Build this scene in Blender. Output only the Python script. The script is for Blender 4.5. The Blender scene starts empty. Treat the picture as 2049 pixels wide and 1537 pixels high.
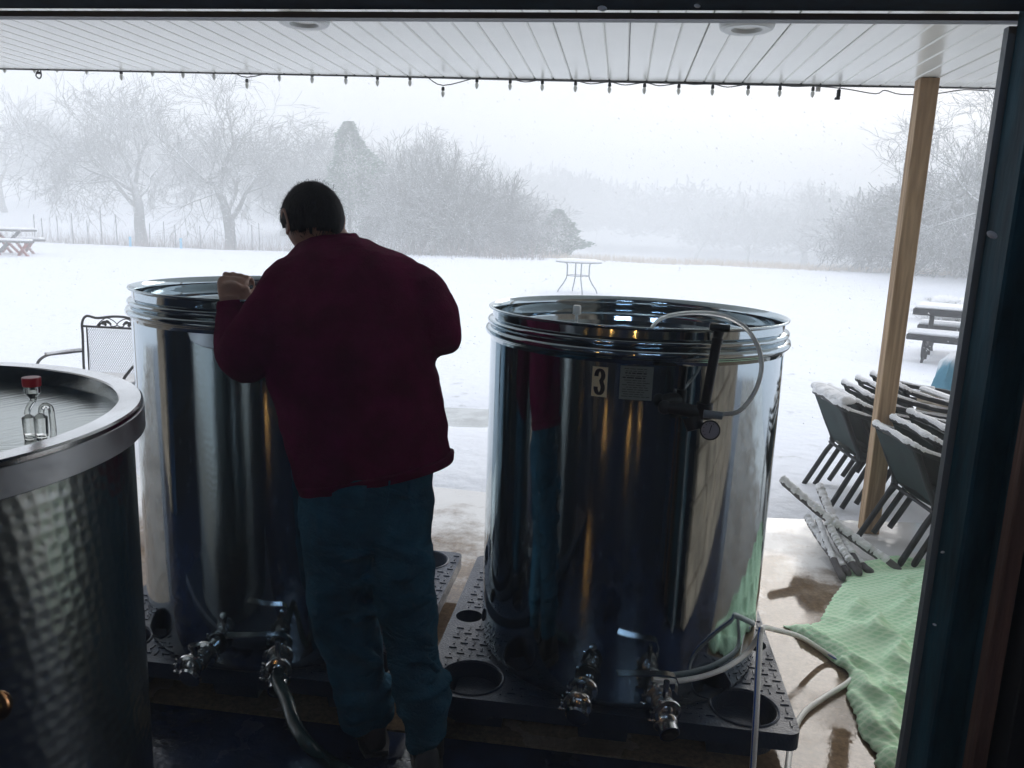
import bpy, bmesh, math, random
import numpy as np
from mathutils import Vector, Matrix, geometry
random.seed(7); rng = np.random.default_rng(7)
PI = math.pi
sc = bpy.context.scene
col = sc.collection

# ------------------------------------------------------------------ camera
H = 1.6; F = 1600.0; CX, CY = 1024.5, 768.5
cam = bpy.data.cameras.new('camera'); camo = bpy.data.objects.new('camera', cam); col.objects.link(camo)
cam.sensor_fit = 'HORIZONTAL'; cam.sensor_width = 36.0; cam.lens = 36.0 * F / 2049.0
cam.clip_start = 0.05; cam.clip_end = 3000
cc = ((0.9902461, 0.1346513, 0.0357997), (-0.0614470, 0.1914503, 0.9795770), (0.1250474, -0.9722221, 0.1978569))
M = Matrix(((cc[0][0], cc[1][0], cc[2][0], 0), (cc[0][1], cc[1][1], cc[2][1], 0), (cc[0][2], cc[1][2], cc[2][2], H), (0, 0, 0, 1)))
camo.matrix_world = M
sc.camera = camo
# ------------------------------------------------------------------ world, sun, exposure
w = bpy.data.worlds.new('World'); sc.world = w; w.use_nodes = True
nt = w.node_tree; bg = nt.nodes['Background']
sky = nt.nodes.new('ShaderNodeTexSky'); sky.sky_type = 'NISHITA'; sky.sun_disc = False
sky.sun_elevation = math.radians(27); sky.sun_rotation = math.radians(20)
sky.air_density = 1.0; sky.dust_density = 6.0
mx = nt.nodes.new('ShaderNodeMixRGB'); mx.inputs[0].default_value = 0.88
nt.links.new(sky.outputs[0], mx.inputs[1]); mx.inputs[2].default_value = (8.3, 8.65, 9.35, 1)
nt.links.new(mx.outputs[0], bg.inputs['Color']); bg.inputs['Strength'].default_value = 0.1
sl = bpy.data.lights.new('sun', 'SUN'); sl.energy = 1.3; sl.angle = math.radians(35); sl.color = (1.0, 0.97, 0.93)
so = bpy.data.objects.new('sun', sl); col.objects.link(so)
so.rotation_euler = (math.radians(63), 0, math.radians(160))
sc.view_settings.view_transform = 'Standard'; sc.view_settings.look = 'None'
sc.view_settings.exposure = 0.50; sc.view_settings.gamma = 1.0; sc.view_settings.use_curve_mapping = False
cy = sc.cycles
cy.max_bounces = 8; cy.diffuse_bounces = 4; cy.glossy_bounces = 5; cy.transmission_bounces = 6; cy.volume_bounces = 2
cy.transparent_max_bounces = 12; cy.caustics_reflective = True; cy.caustics_refractive = False; cy.sample_clamp_indirect = 6
cy.use_denoising = True

# ------------------------------------------------------------------ helpers
RIGHT = Vector(cc[0]); UP = Vector(cc[1]); BACK = Vector(cc[2]); CAM = Vector((0, 0, H))
def ray(px, py):
    return (RIGHT * ((px - CX) / F) - UP * ((py - CY) / F) - BACK).normalized()
def at(px, py, y):            # the point on the plane Y = y behind a place in the photo
    r = ray(px, py); return CAM + r * (y / r.y)
def onz(px, py, z=0.0):
    r = ray(px, py); return CAM + r * ((z - H) / r.z)
def oncyl(px, py, c, R):
    r = ray(px, py); a = r.x ** 2 + r.y ** 2; b = -2 * (r.x * c[0] + r.y * c[1]); k = c[0] ** 2 + c[1] ** 2 - R * R
    t = (-b - math.sqrt(max(b * b - 4 * a * k, 0))) / (2 * a); return CAM + r * t

MATS = {}
def nodes(m): return m.node_tree.nodes, m.node_tree.links
def mat(name, c, rough=0.6, metal=0.0, var=0.0, vscale=8.0, bump=0.0, bscale=40.0, spec=0.5, stretch=(1, 1, 1), rvar=0.0, c2=None, snow=0.0, emit=0.0, sheen=0.0):
    m = bpy.data.materials.new(name); m.use_nodes = True; N, L = nodes(m); b = N['Principled BSDF']
    b.inputs['Base Color'].default_value = (*c, 1); b.inputs['Roughness'].default_value = rough; b.inputs['Metallic'].default_value = metal
    b.inputs['Specular IOR Level'].default_value = spec
    if sheen: b.inputs['Sheen Weight'].default_value = sheen; b.inputs['Sheen Roughness'].default_value = 0.5
    if emit:
        b.inputs['Emission Color'].default_value = (*c, 1); b.inputs['Emission Strength'].default_value = emit
    tc = N.new('ShaderNodeTexCoord'); mp = N.new('ShaderNodeMapping'); mp.inputs['Scale'].default_value = stretch
    L.new(tc.outputs['Object'], mp.inputs[0])
    src = None
    if var or c2 or rvar:
        n = N.new('ShaderNodeTexNoise'); n.inputs['Scale'].default_value = vscale; n.inputs['Detail'].default_value = 6; n.inputs['Roughness'].default_value = 0.6
        L.new(mp.outputs[0], n.inputs['Vector'])
        cr = N.new('ShaderNodeValToRGB'); cr.color_ramp.elements[0].position = 0.35; cr.color_ramp.elements[1].position = 0.65
        a_ = tuple(max(0, x * (1 - var)) for x in c); b_ = c2 if c2 else tuple(min(1, x * (1 + var)) for x in c)
        cr.color_ramp.elements[0].color = (*a_, 1); cr.color_ramp.elements[1].color = (*b_, 1)
        L.new(n.outputs['Fac'], cr.inputs[0]); src = cr.outputs[0]; L.new(src, b.inputs['Base Color'])
        if rvar:
            mr = N.new('ShaderNodeMapRange'); mr.inputs[3].default_value = max(0.02, rough - rvar); mr.inputs[4].default_value = rough + rvar
            mr.inputs[1].default_value = .3; mr.inputs[2].default_value = .7
            L.new(n.outputs['Fac'], mr.inputs[0]); L.new(mr.outputs[0], b.inputs['Roughness'])
    if snow:
        g = N.new('ShaderNodeNewGeometry'); sx = N.new('ShaderNodeSeparateXYZ'); L.new(g.outputs['Normal'], sx.inputs[0])
        n2 = N.new('ShaderNodeTexNoise'); n2.inputs['Scale'].default_value = 3.0
        ad = N.new('ShaderNodeMath'); ad.operation = 'ADD'; L.new(sx.outputs['Z'], ad.inputs[0]); L.new(n2.outputs['Fac'], ad.inputs[1])
        mr = N.new('ShaderNodeMapRange'); mr.inputs[1].default_value = 1.05 - snow; mr.inputs[2].default_value = 1.35 - snow; L.new(ad.outputs[0], mr.inputs[0])
        mix = N.new('ShaderNodeMixRGB'); mix.inputs[2].default_value = (0.85, 0.87, 0.9, 1)
        L.new(mr.outputs[0], mix.inputs[0])
        if src is not None: L.new(src, mix.inputs[1])
        else: mix.inputs[1].default_value = (*c, 1)
        L.new(mix.outputs[0], b.inputs['Base Color'])
    if bump:
        n = N.new('ShaderNodeTexNoise'); n.inputs['Scale'].default_value = bscale; n.inputs['Detail'].default_value = 5
        L.new(mp.outputs[0], n.inputs['Vector'])
        bp = N.new('ShaderNodeBump'); bp.inputs['Strength'].default_value = bump; bp.inputs['Distance'].default_value = 0.01
        L.new(n.outputs['Fac'], bp.inputs['Height']); L.new(bp.outputs[0], b.inputs['Normal'])
    MATS[name] = m
    return m

class MB:
    def __init__(s): s.v = []; s.f = []; s.M = None
    def _add(s, vs, fs):
        o = len(s.v)
        if s.M is not None: vs = [tuple(s.M @ Vector(p)) for p in vs]
        s.v.extend([tuple(p) for p in vs]); s.f.extend([tuple(i + o for i in f) for f in fs]); return s
    def box(s, c, d, rz=0.0, ch=0.0):
        hx, hy, hz = d[0] / 2, d[1] / 2, d[2] / 2; R = Matrix.Rotation(rz, 3, 'Z'); c = Vector(c)
        if ch <= 0:
            vs = [c + R @ Vector((x * hx, y * hy, z * hz)) for z in (-1, 1) for y in (-1, 1) for x in (-1, 1)]
            return s._add(vs, [(0, 2, 3, 1), (4, 5, 7, 6), (0, 1, 5, 4), (2, 6, 7, 3), (0, 4, 6, 2), (1, 3, 7, 5)])
        ch = min(ch, hx * .9, hy * .9, hz * .9)
        pts = []
        for sx in (-1, 1):
            for sy in (-1, 1):
                for sz in (-1, 1):
                    pts += [Vector((sx * (hx - ch), sy * (hy - ch), sz * hz)), Vector((sx * (hx - ch), sy * hy, sz * (hz - ch))), Vector((sx * hx, sy * (hy - ch), sz * (hz - ch)))]
        return s.hull([c + R @ p for p in pts])
    def hull(s, pts):
        bm = bmesh.new()
        for p in pts: bm.verts.new(p)
        r = bmesh.ops.convex_hull(bm, input=bm.verts)
        bmesh.ops.dissolve_limit(bm, angle_limit=0.02, verts=bm.verts, edges=bm.edges)
        bm.verts.ensure_lookup_table(); bm.verts.index_update()
        vs = [v.co.copy() for v in bm.verts]; fs = [tuple(v.index for v in f.verts) for f in bm.faces]; bm.free()
        return s._add(vs, fs)
    def loft(s, rings, caps=True, closed=False):
        n = len(rings[0]); vs = [p for r in rings for p in r]; fs = []
        m = len(rings)
        for i in range(m if closed else m - 1):
            a, b = i * n, ((i + 1) % m) * n
            for j in range(n):
                k = (j + 1) % n; fs.append((a + j, a + k, b + k, b + j))
        if caps and not closed:
            fs.append(tuple(range(n - 1, -1, -1))); fs.append(tuple((m - 1) * n + j for j in range(n)))
        return s._add(vs, fs)
    def tube(s, path, r, n=10, caps=True, closed=False, flat=None):
        P = [Vector(p) for p in path]; m = len(P)
        rs = r if isinstance(r, (list, tuple)) else [r] * m
        rings = []; up = None
        for i, p in enumerate(P):
            if closed: t = (P[(i + 1) % m] - P[i - 1])
            else: t = (P[min(i + 1, m - 1)] - P[max(i - 1, 0)])
            t = t.normalized() if t.length > 1e-9 else Vector((0, 0, 1))
            if up is None:
                up = Vector((0, 0, 1)) if abs(t.z) < 0.95 else Vector((1, 0, 0))
            u = (up - t * up.dot(t))
            u = u.normalized() if u.length > 1e-6 else t.orthogonal().normalized()
            v = t.cross(u); up = u
            fx, fy = (1, 1) if flat is None else flat
            rings.append([p + (u * math.cos(2 * PI * k / n) * fx + v * math.sin(2 * PI * k / n) * fy) * rs[i] for k in range(n)])
        return s.loft(rings, caps, closed)
    def lathe(s, prof, n=48, c=(0, 0, 0), axis=None, close=False):
        A = Matrix.Identity(3)
        if axis is not None: A = Vector((0, 0, 1)).rotation_difference(Vector(axis)).to_matrix()
        c = Vector(c)
        rings = [[c + A @ Vector((max(r, 1e-4) * math.cos(2 * PI * k / n), max(r, 1e-4) * math.sin(2 * PI * k / n), z)) for k in range(n)] for r, z in prof]
        return s.loft(rings, caps=not close, closed=close)
    def blob(s, c, r, n=12, m=8, R=None):
        c = Vector(c); r = (r, r, r) if not isinstance(r, (tuple, list)) else r; R = R or Matrix.Identity(3)
        rings = []
        for i in range(m + 1):
            a = -PI / 2 + PI * (0.03 + 0.94 * i / m)
            rings.append([c + R @ Vector((r[0] * math.cos(a) * math.cos(2 * PI * k / n), r[1] * math.cos(a) * math.sin(2 * PI * k / n), r[2] * math.sin(a))) for k in range(n)])
        return s.loft(rings)
    def build(s, name, m, parent=None, smooth=30, loc=None, bevel=0):
        me = bpy.data.meshes.new(name)
        me.from_pydata(s.v, [], s.f); me.update()
        return link(name, me, m, parent, smooth, loc, bevel)
def link(name, me, m, parent=None, smooth=30, loc=None, bevel=0):
    o = bpy.data.objects.new(name, me); col.objects.link(o)
    if m: me.materials.append(m)
    if smooth and len(me.polygons):
        me.polygons.foreach_set('use_smooth', [True] * len(me.polygons))
        if smooth < 180: me.set_sharp_from_angle(angle=math.radians(smooth))
    if parent is not None:
        o.parent = parent
        if loc is None: o.location = -Vector(parent.location) if parent.get('world_parts') else (0, 0, 0)
    if loc is not None: o.location = loc
    if bevel:
        b = o.modifiers.new('bevel', 'BEVEL'); b.width = bevel; b.segments = 2; b.limit_method = 'ANGLE'; b.angle_limit = 0.6
    return o
def tag(o, label=None, cat=None, group=None, kind=None):
    if label: o['label'] = label
    if cat: o['category'] = cat
    if group: o['group'] = group
    if kind: o['kind'] = kind
    return o
def thing(name, label, cat, loc=(0, 0, 0), rz=0.0, group=None, parts_in_world=False):
    o = bpy.data.objects.new(name, None); col.objects.link(o); o.location = loc; o.rotation_euler = (0, 0, rz)
    if parts_in_world: o['world_parts'] = 1
    return tag(o, label, cat, group)
def copy_tree(o, parent=None):
    c = o.copy(); col.objects.link(c)
    if parent is not None: c.parent = parent
    for ch in list(o.children): copy_tree(ch, c)
    return c
def struct(o, label=None): return tag(o, label, kind='structure')
def smoothstep(x): x = np.clip(x, 0, 1); return x * x * (3 - 2 * x)
def spline(P, n=8):
    P = [Vector(p) for p in P]; out = []
    for i in range(len(P) - 1):
        a, b, c, d = P[max(i - 1, 0)], P[i], P[i + 1], P[min(i + 2, len(P) - 1)]
        for k in range(n):
            t = k / n; out.append(0.5 * ((2 * b) + (c - a) * t + (2 * a - 5 * b + 4 * c - d) * t * t + (3 * b - a - 3 * c + d) * t ** 3))
    out.append(P[-1]); return out

# ------------------------------------------------------------------ materials
def steel(name, base, rough, wav=0.0, brush=0.0):
    m = bpy.data.materials.new(name); m.use_nodes = True; N, L = nodes(m); b = N['Principled BSDF']
    b.inputs['Base Color'].default_value = (*base, 1); b.inputs['Metallic'].default_value = 1; b.inputs['Roughness'].default_value = rough
    tc = N.new('ShaderNodeTexCoord'); mp = N.new('ShaderNodeMapping'); mp.inputs['Scale'].default_value = (1, 1, 0.12)
    L.new(tc.outputs['Object'], mp.inputs[0])
    n = N.new('ShaderNodeTexNoise'); n.inputs['Scale'].default_value = 7; n.inputs['Detail'].default_value = 3; L.new(mp.outputs[0], n.inputs['Vector'])
    bp = N.new('ShaderNodeBump'); bp.inputs['Strength'].default_value = wav; bp.inputs['Distance'].default_value = 0.02; L.new(n.outputs['Fac'], bp.inputs['Height'])
    n2 = N.new('ShaderNodeTexNoise'); n2.inputs['Scale'].default_value = 260; n2.inputs['Detail'].default_value = 2; L.new(mp.outputs[0], n2.inputs['Vector'])
    bp2 = N.new('ShaderNodeBump'); bp2.inputs['Strength'].default_value = brush; bp2.inputs['Distance'].default_value = 0.001; L.new(n2.outputs['Fac'], bp2.inputs['Height']); L.new(bp.outputs[0], bp2.inputs['Normal'])
    L.new(bp2.outputs[0], b.inputs['Normal'])
    n3 = N.new('ShaderNodeTexNoise'); n3.inputs['Scale'].default_value = 5; n3.inputs['Detail'].default_value = 8; n3.inputs['Roughness'].default_value = .7; L.new(tc.outputs['Object'], n3.inputs['Vector'])
    mr = N.new('ShaderNodeMapRange'); mr.inputs[1].default_value = .35; mr.inputs[2].default_value = .8; mr.inputs[3].default_value = rough * .8; mr.inputs[4].default_value = rough * 2.2
    L.new(n3.outputs['Fac'], mr.inputs[0]); L.new(mr.outputs[0], b.inputs['Roughness'])
    return m
M_mirror = steel('polished_steel', (0.43, 0.50, 0.54), 0.05, wav=0.06, brush=0.05)
M_satin = steel('satin_steel', (0.62, 0.63, 0.65), 0.36, brush=0.1)
M_fit = steel('fitting_steel', (0.60, 0.60, 0.60), 0.12)
M_band = steel('brushed_steel', (0.66, 0.67, 0.68), 0.15, brush=0.15)
def swirl():
    m = bpy.data.materials.new('engine_turned_steel'); m.use_nodes = True; N, L = nodes(m); b = N['Principled BSDF']
    b.inputs['Base Color'].default_value = (0.52, 0.56, 0.55, 1); b.inputs['Metallic'].default_value = 1; b.inputs['Roughness'].default_value = 0.26
    uv = N.new('ShaderNodeUVMap'); uv.uv_map = 'UVMap'
    mp = N.new('ShaderNodeMapping'); mp.inputs['Scale'].default_value = (1, 1, 1); L.new(uv.outputs[0], mp.inputs[0])
    v = N.new('ShaderNodeTexVoronoi'); v.voronoi_dimensions = '2D'; v.feature = 'SMOOTH_F1'; v.inputs['Smoothness'].default_value = .5; v.inputs['Scale'].default_value = 36; v.inputs['Randomness'].default_value = 0.45
    L.new(mp.outputs[0], v.inputs['Vector'])
    wv = N.new('ShaderNodeMath'); wv.operation = 'SINE'; mu = N.new('ShaderNodeMath'); mu.operation = 'MULTIPLY'; mu.inputs[1].default_value = 60
    L.new(v.outputs['Distance'], mu.inputs[0]); L.new(mu.outputs[0], wv.inputs[0])
    sc_ = N.new('ShaderNodeMath'); sc_.operation = 'MULTIPLY_ADD'; sc_.inputs[1].default_value = 0.0; L.new(wv.outputs[0], sc_.inputs[0]); L.new(v.outputs['Distance'], sc_.inputs[2])
    bp = N.new('ShaderNodeBump'); bp.inputs['Strength'].default_value = 0.3; bp.inputs['Distance'].default_value = 0.004
    L.new(sc_.outputs[0], bp.inputs['Height']); L.new(bp.outputs[0], b.inputs['Normal'])
    return m
M_swirl = swirl()
M_black = mat('black_plastic', (0.009, 0.022, 0.052), 0.38, bump=0.3, bscale=120, rvar=0.12, vscale=15)
M_rubber = mat('black_rubber', (0.010, 0.012, 0.016), 0.5)
M_jamb = mat('dark_painted_steel', (0.016, 0.065, 0.095), 0.6, spec=.15, var=0.5, vscale=14, bump=0.25, bscale=60, stretch=(1, 1, .25))
M_header = mat('dull_dark_steel', (0.008, 0.02, 0.036), 0.85, spec=.06, var=.4, vscale=14)
M_stud = mat('brown_timber', (0.14, 0.07, 0.05), 0.7, var=0.4, vscale=9, stretch=(3, 3, .3), bump=0.3)
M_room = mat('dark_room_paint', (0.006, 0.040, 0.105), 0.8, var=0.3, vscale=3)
M_soffit = mat('white_vinyl', (0.90, 0.91, 0.86), 0.22, var=0.03, vscale=3, spec=0.4)
M_trim = mat('white_trim', (0.7, 0.73, 0.73), 0.5)
M_snow = mat('snow', (0.86, 0.88, 0.92), 0.85, bump=0.6, bscale=30, spec=0.2)
M_snowcap = mat('packed_snow', (0.94, 0.95, 0.97), 0.85, bump=1.0, bscale=90, spec=0.2)
M_bark = mat('winter_bark', (0.06, 0.07, 0.055), 0.9, var=0.3, vscale=4, snow=0.35)
M_twig = mat('winter_twig', (0.075, 0.085, 0.07), 0.9, snow=0.10)
M_cedar = mat('cedar_green', (0.022, 0.11, 0.045), 0.8, var=0.5, vscale=2, snow=0.16)
M_dry = mat('dry_grass', (0.60, 0.52, 0.42), 0.9, var=0.2)
M_denim = mat('blue_denim', (0.020, 0.092, 0.15), 0.9, var=0.35, vscale=5, bump=0.5, bscale=180, spec=.12)
M_shirt = mat('maroon_fleece', (0.115, 0.004, 0.040), 0.95, var=0.25, vscale=12, bump=0.5, bscale=220, spec=.08)
M_skin = mat('skin', (0.36, 0.19, 0.13), 0.5, var=0.12, vscale=20, bump=0.15, bscale=200)
M_hair = mat('dark_hair', (0.005, 0.005, 0.009), 0.7, spec=0.15, bump=0.9, bscale=140, stretch=(1, 1, .3))
M_shoe = mat('dark_shoe', (0.03, 0.032, 0.038), 0.6, bump=.2)
M_iron = mat('black_iron', (0.006, 0.009, 0.014), 0.5, spec=.25, snow=0.0)
M_ironplain = mat('wrought_iron', (0.03, 0.033, 0.036), 0.5)
M_silvertube = mat('grey_metal', (0.22, 0.25, 0.27), 0.45)
M_sling = mat('black_mesh_sling', (0.014, 0.034, 0.036), 0.7, spec=.2, bump=0.6, bscale=300, var=.2)
M_red = mat('red_stained_wood', (0.26, 0.05, 0.04), 0.7, var=0.35, vscale=7, snow=0.05)
M_graywood = mat('weathered_wood', (0.09, 0.085, 0.09), 0.8, var=0.3, snow=0.0)
M_white = mat('white_plastic', (0.84, 0.84, 0.81), 0.35)
M_redcap = mat('red_plastic', (0.5, 0.012, 0.03), 0.35)
M_beige = mat('beige_resin', (0.55, 0.47, 0.36), 0.5, var=0.08)
M_bluecover = mat('blue_tarp', (0.10, 0.30, 0.42), 0.6, bump=0.8, bscale=25, snow=0.25)
M_label = mat('cream_label', (0.93, 0.80, 0.52), 0.5)
M_ink = mat('black_ink', (0.008, 0.008, 0.012), 0.5)
M_plate = mat('faded_data_plate', (0.24, 0.27, 0.24), 0.45)
M_stone = mat('rough_tan_stone', (0.42, 0.33, 0.25), 0.9, var=0.4, vscale=6, bump=1.0, bscale=9)
M_brass = mat('copper_brass', (0.75, 0.38, 0.18), 0.2, metal=1)
M_bluestandin = mat('blue_standin_surface', (0.01, 0.05, 0.16), 0.4)
M_shelfgreen = mat('green_paint', (0.02, 0.10, 0.075), 0.5)
M_gauge = mat('gauge_face', (0.45, 0.40, 0.42), 0.3)
def glassy(name, c, rough=0.05, ior=1.45):
    m = bpy.data.materials.new(name); m.use_nodes = True; b = m.node_tree.nodes['Principled BSDF']
    b.inputs['Base Color'].default_value = (*c, 1); b.inputs['Transmission Weight'].default_value = 1; b.inputs['Roughness'].default_value = rough; b.inputs['IOR'].default_value = ior
    return m
M_clear = glassy('clear_plastic', (0.93, 0.93, 0.90), 0.03)
M_hose = mat('translucent_hose', (0.88, 0.90, 0.88), 0.2, spec=.8); M_hose.node_tree.nodes['Principled BSDF'].inputs['Transmission Weight'].default_value = .45
M_darkhose = mat('dark_ribbed_hose', (0.02, 0.05, 0.055), 0.25, spec=.7)
def bulbmat():
    m = mat('bulb_glass', (0.75, 0.78, 0.74), 0.12, spec=.8); return m
M_bulb = bulbmat()
def lampmat(name, c, s):
    m = bpy.data.materials.new(name); m.use_nodes = True; N, L = nodes(m); N.remove(N['Principled BSDF']); e = N.new('ShaderNodeEmission')
    e.inputs[0].default_value = (*c, 1); e.inputs[1].default_value = s; L.new(e.outputs[0], N['Material Output'].inputs[0]); return m
M_warm = lampmat('warm_lamp', (1.0, 0.5, 0.13), 48.0)
def woodmat(name, a, b_):
    m = bpy.data.materials.new(name); m.use_nodes = True; N, L = nodes(m); b = N['Principled BSDF']; b.inputs['Roughness'].default_value = .7
    tc = N.new('ShaderNodeTexCoord'); mp = N.new('ShaderNodeMapping'); mp.inputs['Scale'].default_value = (9, 9, .55); L.new(tc.outputs['Object'], mp.inputs[0])
    n = N.new('ShaderNodeTexNoise'); n.inputs['Scale'].default_value = 1.6; n.inputs['Detail'].default_value = 2; n.inputs['Distortion'].default_value = .6; L.new(mp.outputs[0], n.inputs['Vector'])
    mu = N.new('ShaderNodeMath'); mu.operation = 'MULTIPLY'; mu.inputs[1].default_value = 26; L.new(n.outputs['Fac'], mu.inputs[0])
    si = N.new('ShaderNodeMath'); si.operation = 'SINE'; L.new(mu.outputs[0], si.inputs[0])
    cr = N.new('ShaderNodeMapRange'); cr.inputs[1].default_value = -1; cr.inputs[2].default_value = 1; L.new(si.outputs[0], cr.inputs[0])
    mix = N.new('ShaderNodeMixRGB'); mix.inputs[1].default_value = (*a, 1); mix.inputs[2].default_value = (*b_, 1); L.new(cr.outputs[0], mix.inputs[0])
    n2 = N.new('ShaderNodeTexNoise'); n2.inputs['Scale'].default_value = 12; n2.inputs['Detail'].default_value = 6; L.new(mp.outputs[0], n2.inputs['Vector'])
    mix2 = N.new('ShaderNodeMixRGB'); mix2.blend_type = 'MULTIPLY'; mix2.inputs[0].default_value = .5; L.new(mix.outputs[0], mix2.inputs[1]); L.new(n2.outputs['Fac'], mix2.inputs[2])
    L.new(mix2.outputs[0], b.inputs['Base Color'])
    bp = N.new('ShaderNodeBump'); bp.inputs['Strength'].default_value = .3; bp.inputs['Distance'].default_value = .004; L.new(n2.outputs['Fac'], bp.inputs['Height']); L.new(bp.outputs[0], b.inputs['Normal'])
    return m
M_pine = woodmat('pine_post_wood', (0.62, 0.43, 0.25), (0.40, 0.25, 0.13))
def slabmat():
    m = bpy.data.materials.new('wet_concrete'); m.use_nodes = True; N, L = nodes(m); b = N['Principled BSDF']
    tc = N.new('ShaderNodeTexCoord')
    n = N.new('ShaderNodeTexNoise'); n.inputs['Scale'].default_value = 3.2; n.inputs['Detail'].default_value = 8; n.inputs['Roughness'].default_value = .65; L.new(tc.outputs['Object'], n.inputs['Vector'])
    cr = N.new('ShaderNodeValToRGB'); e = cr.color_ramp.elements
    e[0].position = .3; e[0].color = (0.13, 0.085, 0.05, 1); e[1].position = .7; e[1].color = (0.31, 0.225, 0.15, 1); L.new(n.outputs['Fac'], cr.inputs[0])
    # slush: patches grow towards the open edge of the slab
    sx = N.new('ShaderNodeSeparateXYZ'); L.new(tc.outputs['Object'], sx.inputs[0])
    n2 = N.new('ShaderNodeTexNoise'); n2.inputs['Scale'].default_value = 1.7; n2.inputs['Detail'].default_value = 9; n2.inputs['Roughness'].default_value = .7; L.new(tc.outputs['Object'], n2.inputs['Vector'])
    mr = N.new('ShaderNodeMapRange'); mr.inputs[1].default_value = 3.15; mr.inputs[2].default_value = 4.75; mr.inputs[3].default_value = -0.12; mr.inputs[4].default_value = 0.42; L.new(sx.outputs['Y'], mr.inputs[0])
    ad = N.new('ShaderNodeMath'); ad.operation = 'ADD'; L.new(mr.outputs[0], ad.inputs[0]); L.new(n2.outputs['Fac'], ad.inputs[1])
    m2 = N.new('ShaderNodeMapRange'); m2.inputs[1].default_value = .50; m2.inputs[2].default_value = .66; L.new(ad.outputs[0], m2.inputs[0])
    ng = N.new('ShaderNodeTexNoise'); ng.inputs['Scale'].default_value = 55; ng.inputs['Detail'].default_value = 6; ng.inputs['Roughness'].default_value = .75; L.new(tc.outputs['Object'], ng.inputs['Vector'])
    rg = N.new('ShaderNodeMapRange'); rg.inputs[1].default_value = .35; rg.inputs[2].default_value = .65; rg.inputs[3].default_value = .55; rg.inputs[4].default_value = 1.25; L.new(ng.outputs['Fac'], rg.inputs[0])
    gm = N.new('ShaderNodeMixRGB'); gm.blend_type = 'MULTIPLY'; gm.inputs[0].default_value = 1; L.new(cr.outputs[0], gm.inputs[1]); L.new(rg.outputs[0], gm.inputs[2])
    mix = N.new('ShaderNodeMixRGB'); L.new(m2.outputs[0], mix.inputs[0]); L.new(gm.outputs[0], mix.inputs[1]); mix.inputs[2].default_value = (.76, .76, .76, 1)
    L.new(mix.outputs[0], b.inputs['Base Color'])
    n3 = N.new('ShaderNodeTexNoise'); n3.inputs['Scale'].default_value = 2.1; n3.inputs['Detail'].default_value = 5; L.new(tc.outputs['Object'], n3.inputs['Vector'])
    r1 = N.new('ShaderNodeMapRange'); r1.inputs[1].default_value = .44; r1.inputs[2].default_value = .56; r1.inputs[3].default_value = .03; r1.inputs[4].default_value = .34; L.new(n3.outputs['Fac'], r1.inputs[0])
    L.new(r1.outputs[0], b.inputs['Roughness'])
    n4 = N.new('ShaderNodeTexNoise'); n4.inputs['Scale'].default_value = 60; n4.inputs['Detail'].default_value = 5; L.new(tc.outputs['Object'], n4.inputs['Vector'])
    bm_ = N.new('ShaderNodeMath'); bm_.operation = 'MULTIPLY'; L.new(n4.outputs['Fac'], bm_.inputs[0]); L.new(r1.outputs[0], bm_.inputs[1])
    bp = N.new('ShaderNodeBump'); bp.inputs['Strength'].default_value = .6; bp.inputs['Distance'].default_value = .006; L.new(bm_.outputs[0], bp.inputs['Height']); L.new(bp.outputs[0], b.inputs['Normal'])
    return m
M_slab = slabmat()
M_shadefloor = mat('shade_toned_wet_floor', (0.010, 0.020, 0.055), 0.16, spec=.3, var=.5, vscale=4, rvar=.15, bump=.3, bscale=30)  # wet floor; shade round pallets and man is put into its dark colour
def clothmat():
    m = bpy.data.materials.new('green_patterned_fabric'); m.use_nodes = True; N, L = nodes(m); b = N['Principled BSDF']; b.inputs['Roughness'].default_value = .85
    uv = N.new('ShaderNodeUVMap'); uv.uv_map = 'UVMap'
    sx = N.new('ShaderNodeSeparateXYZ'); L.new(uv.outputs[0], sx.inputs[0])
    # lattice of pointed ovals: sin(u)*sin(v) combination
    def mth(op, a, b2=None):
        q = N.new('ShaderNodeMath'); q.operation = op
        for i, z in enumerate((a, b2)):
            if z is None: continue
            if isinstance(z, (int, float)): q.inputs[i].default_value = z
            else: L.new(z, q.inputs[i])
        return q.outputs[0]
    u = mth('MULTIPLY', sx.outputs['X'], 2 * PI / 0.052); v = mth('MULTIPLY', sx.outputs['Y'], 2 * PI / 0.034)
    s1 = mth('COSINE', u); s2 = mth('COSINE', v); p = mth('ADD', s1, s2); p = mth('ABSOLUTE', p)
    mr = N.new('ShaderNodeMapRange'); mr.inputs[1].default_value = .15; mr.inputs[2].default_value = 1.3; L.new(p, mr.inputs[0])
    n = N.new('ShaderNodeTexNoise'); n.inputs['Scale'].default_value = 5; n.inputs['Detail'].default_value = 4; L.new(uv.outputs[0], n.inputs['Vector'])
    mul = mth('MULTIPLY', mr.outputs[0], n.outputs['Fac'])
    mul = mth('MULTIPLY', mul, 1.5)
    mix = N.new('ShaderNodeMixRGB'); mix.inputs[1].default_value = (.74, .95, .70, 1); mix.inputs[2].default_value = (.44, .77, .48, 1); L.new(mul, mix.inputs[0])
    L.new(mix.outputs[0], b.inputs['Base Color'])
    n2 = N.new('ShaderNodeTexNoise'); n2.inputs['Scale'].default_value = 400; L.new(uv.outputs[0], n2.inputs['Vector'])
    bp = N.new('ShaderNodeBump'); bp.inputs['Strength'].default_value = .3; bp.inputs['Distance'].default_value = .002; L.new(n2.outputs['Fac'], bp.inputs['Height']); L.new(bp.outputs[0], b.inputs['Normal'])
    return m
M_cloth = clothmat()

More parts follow.
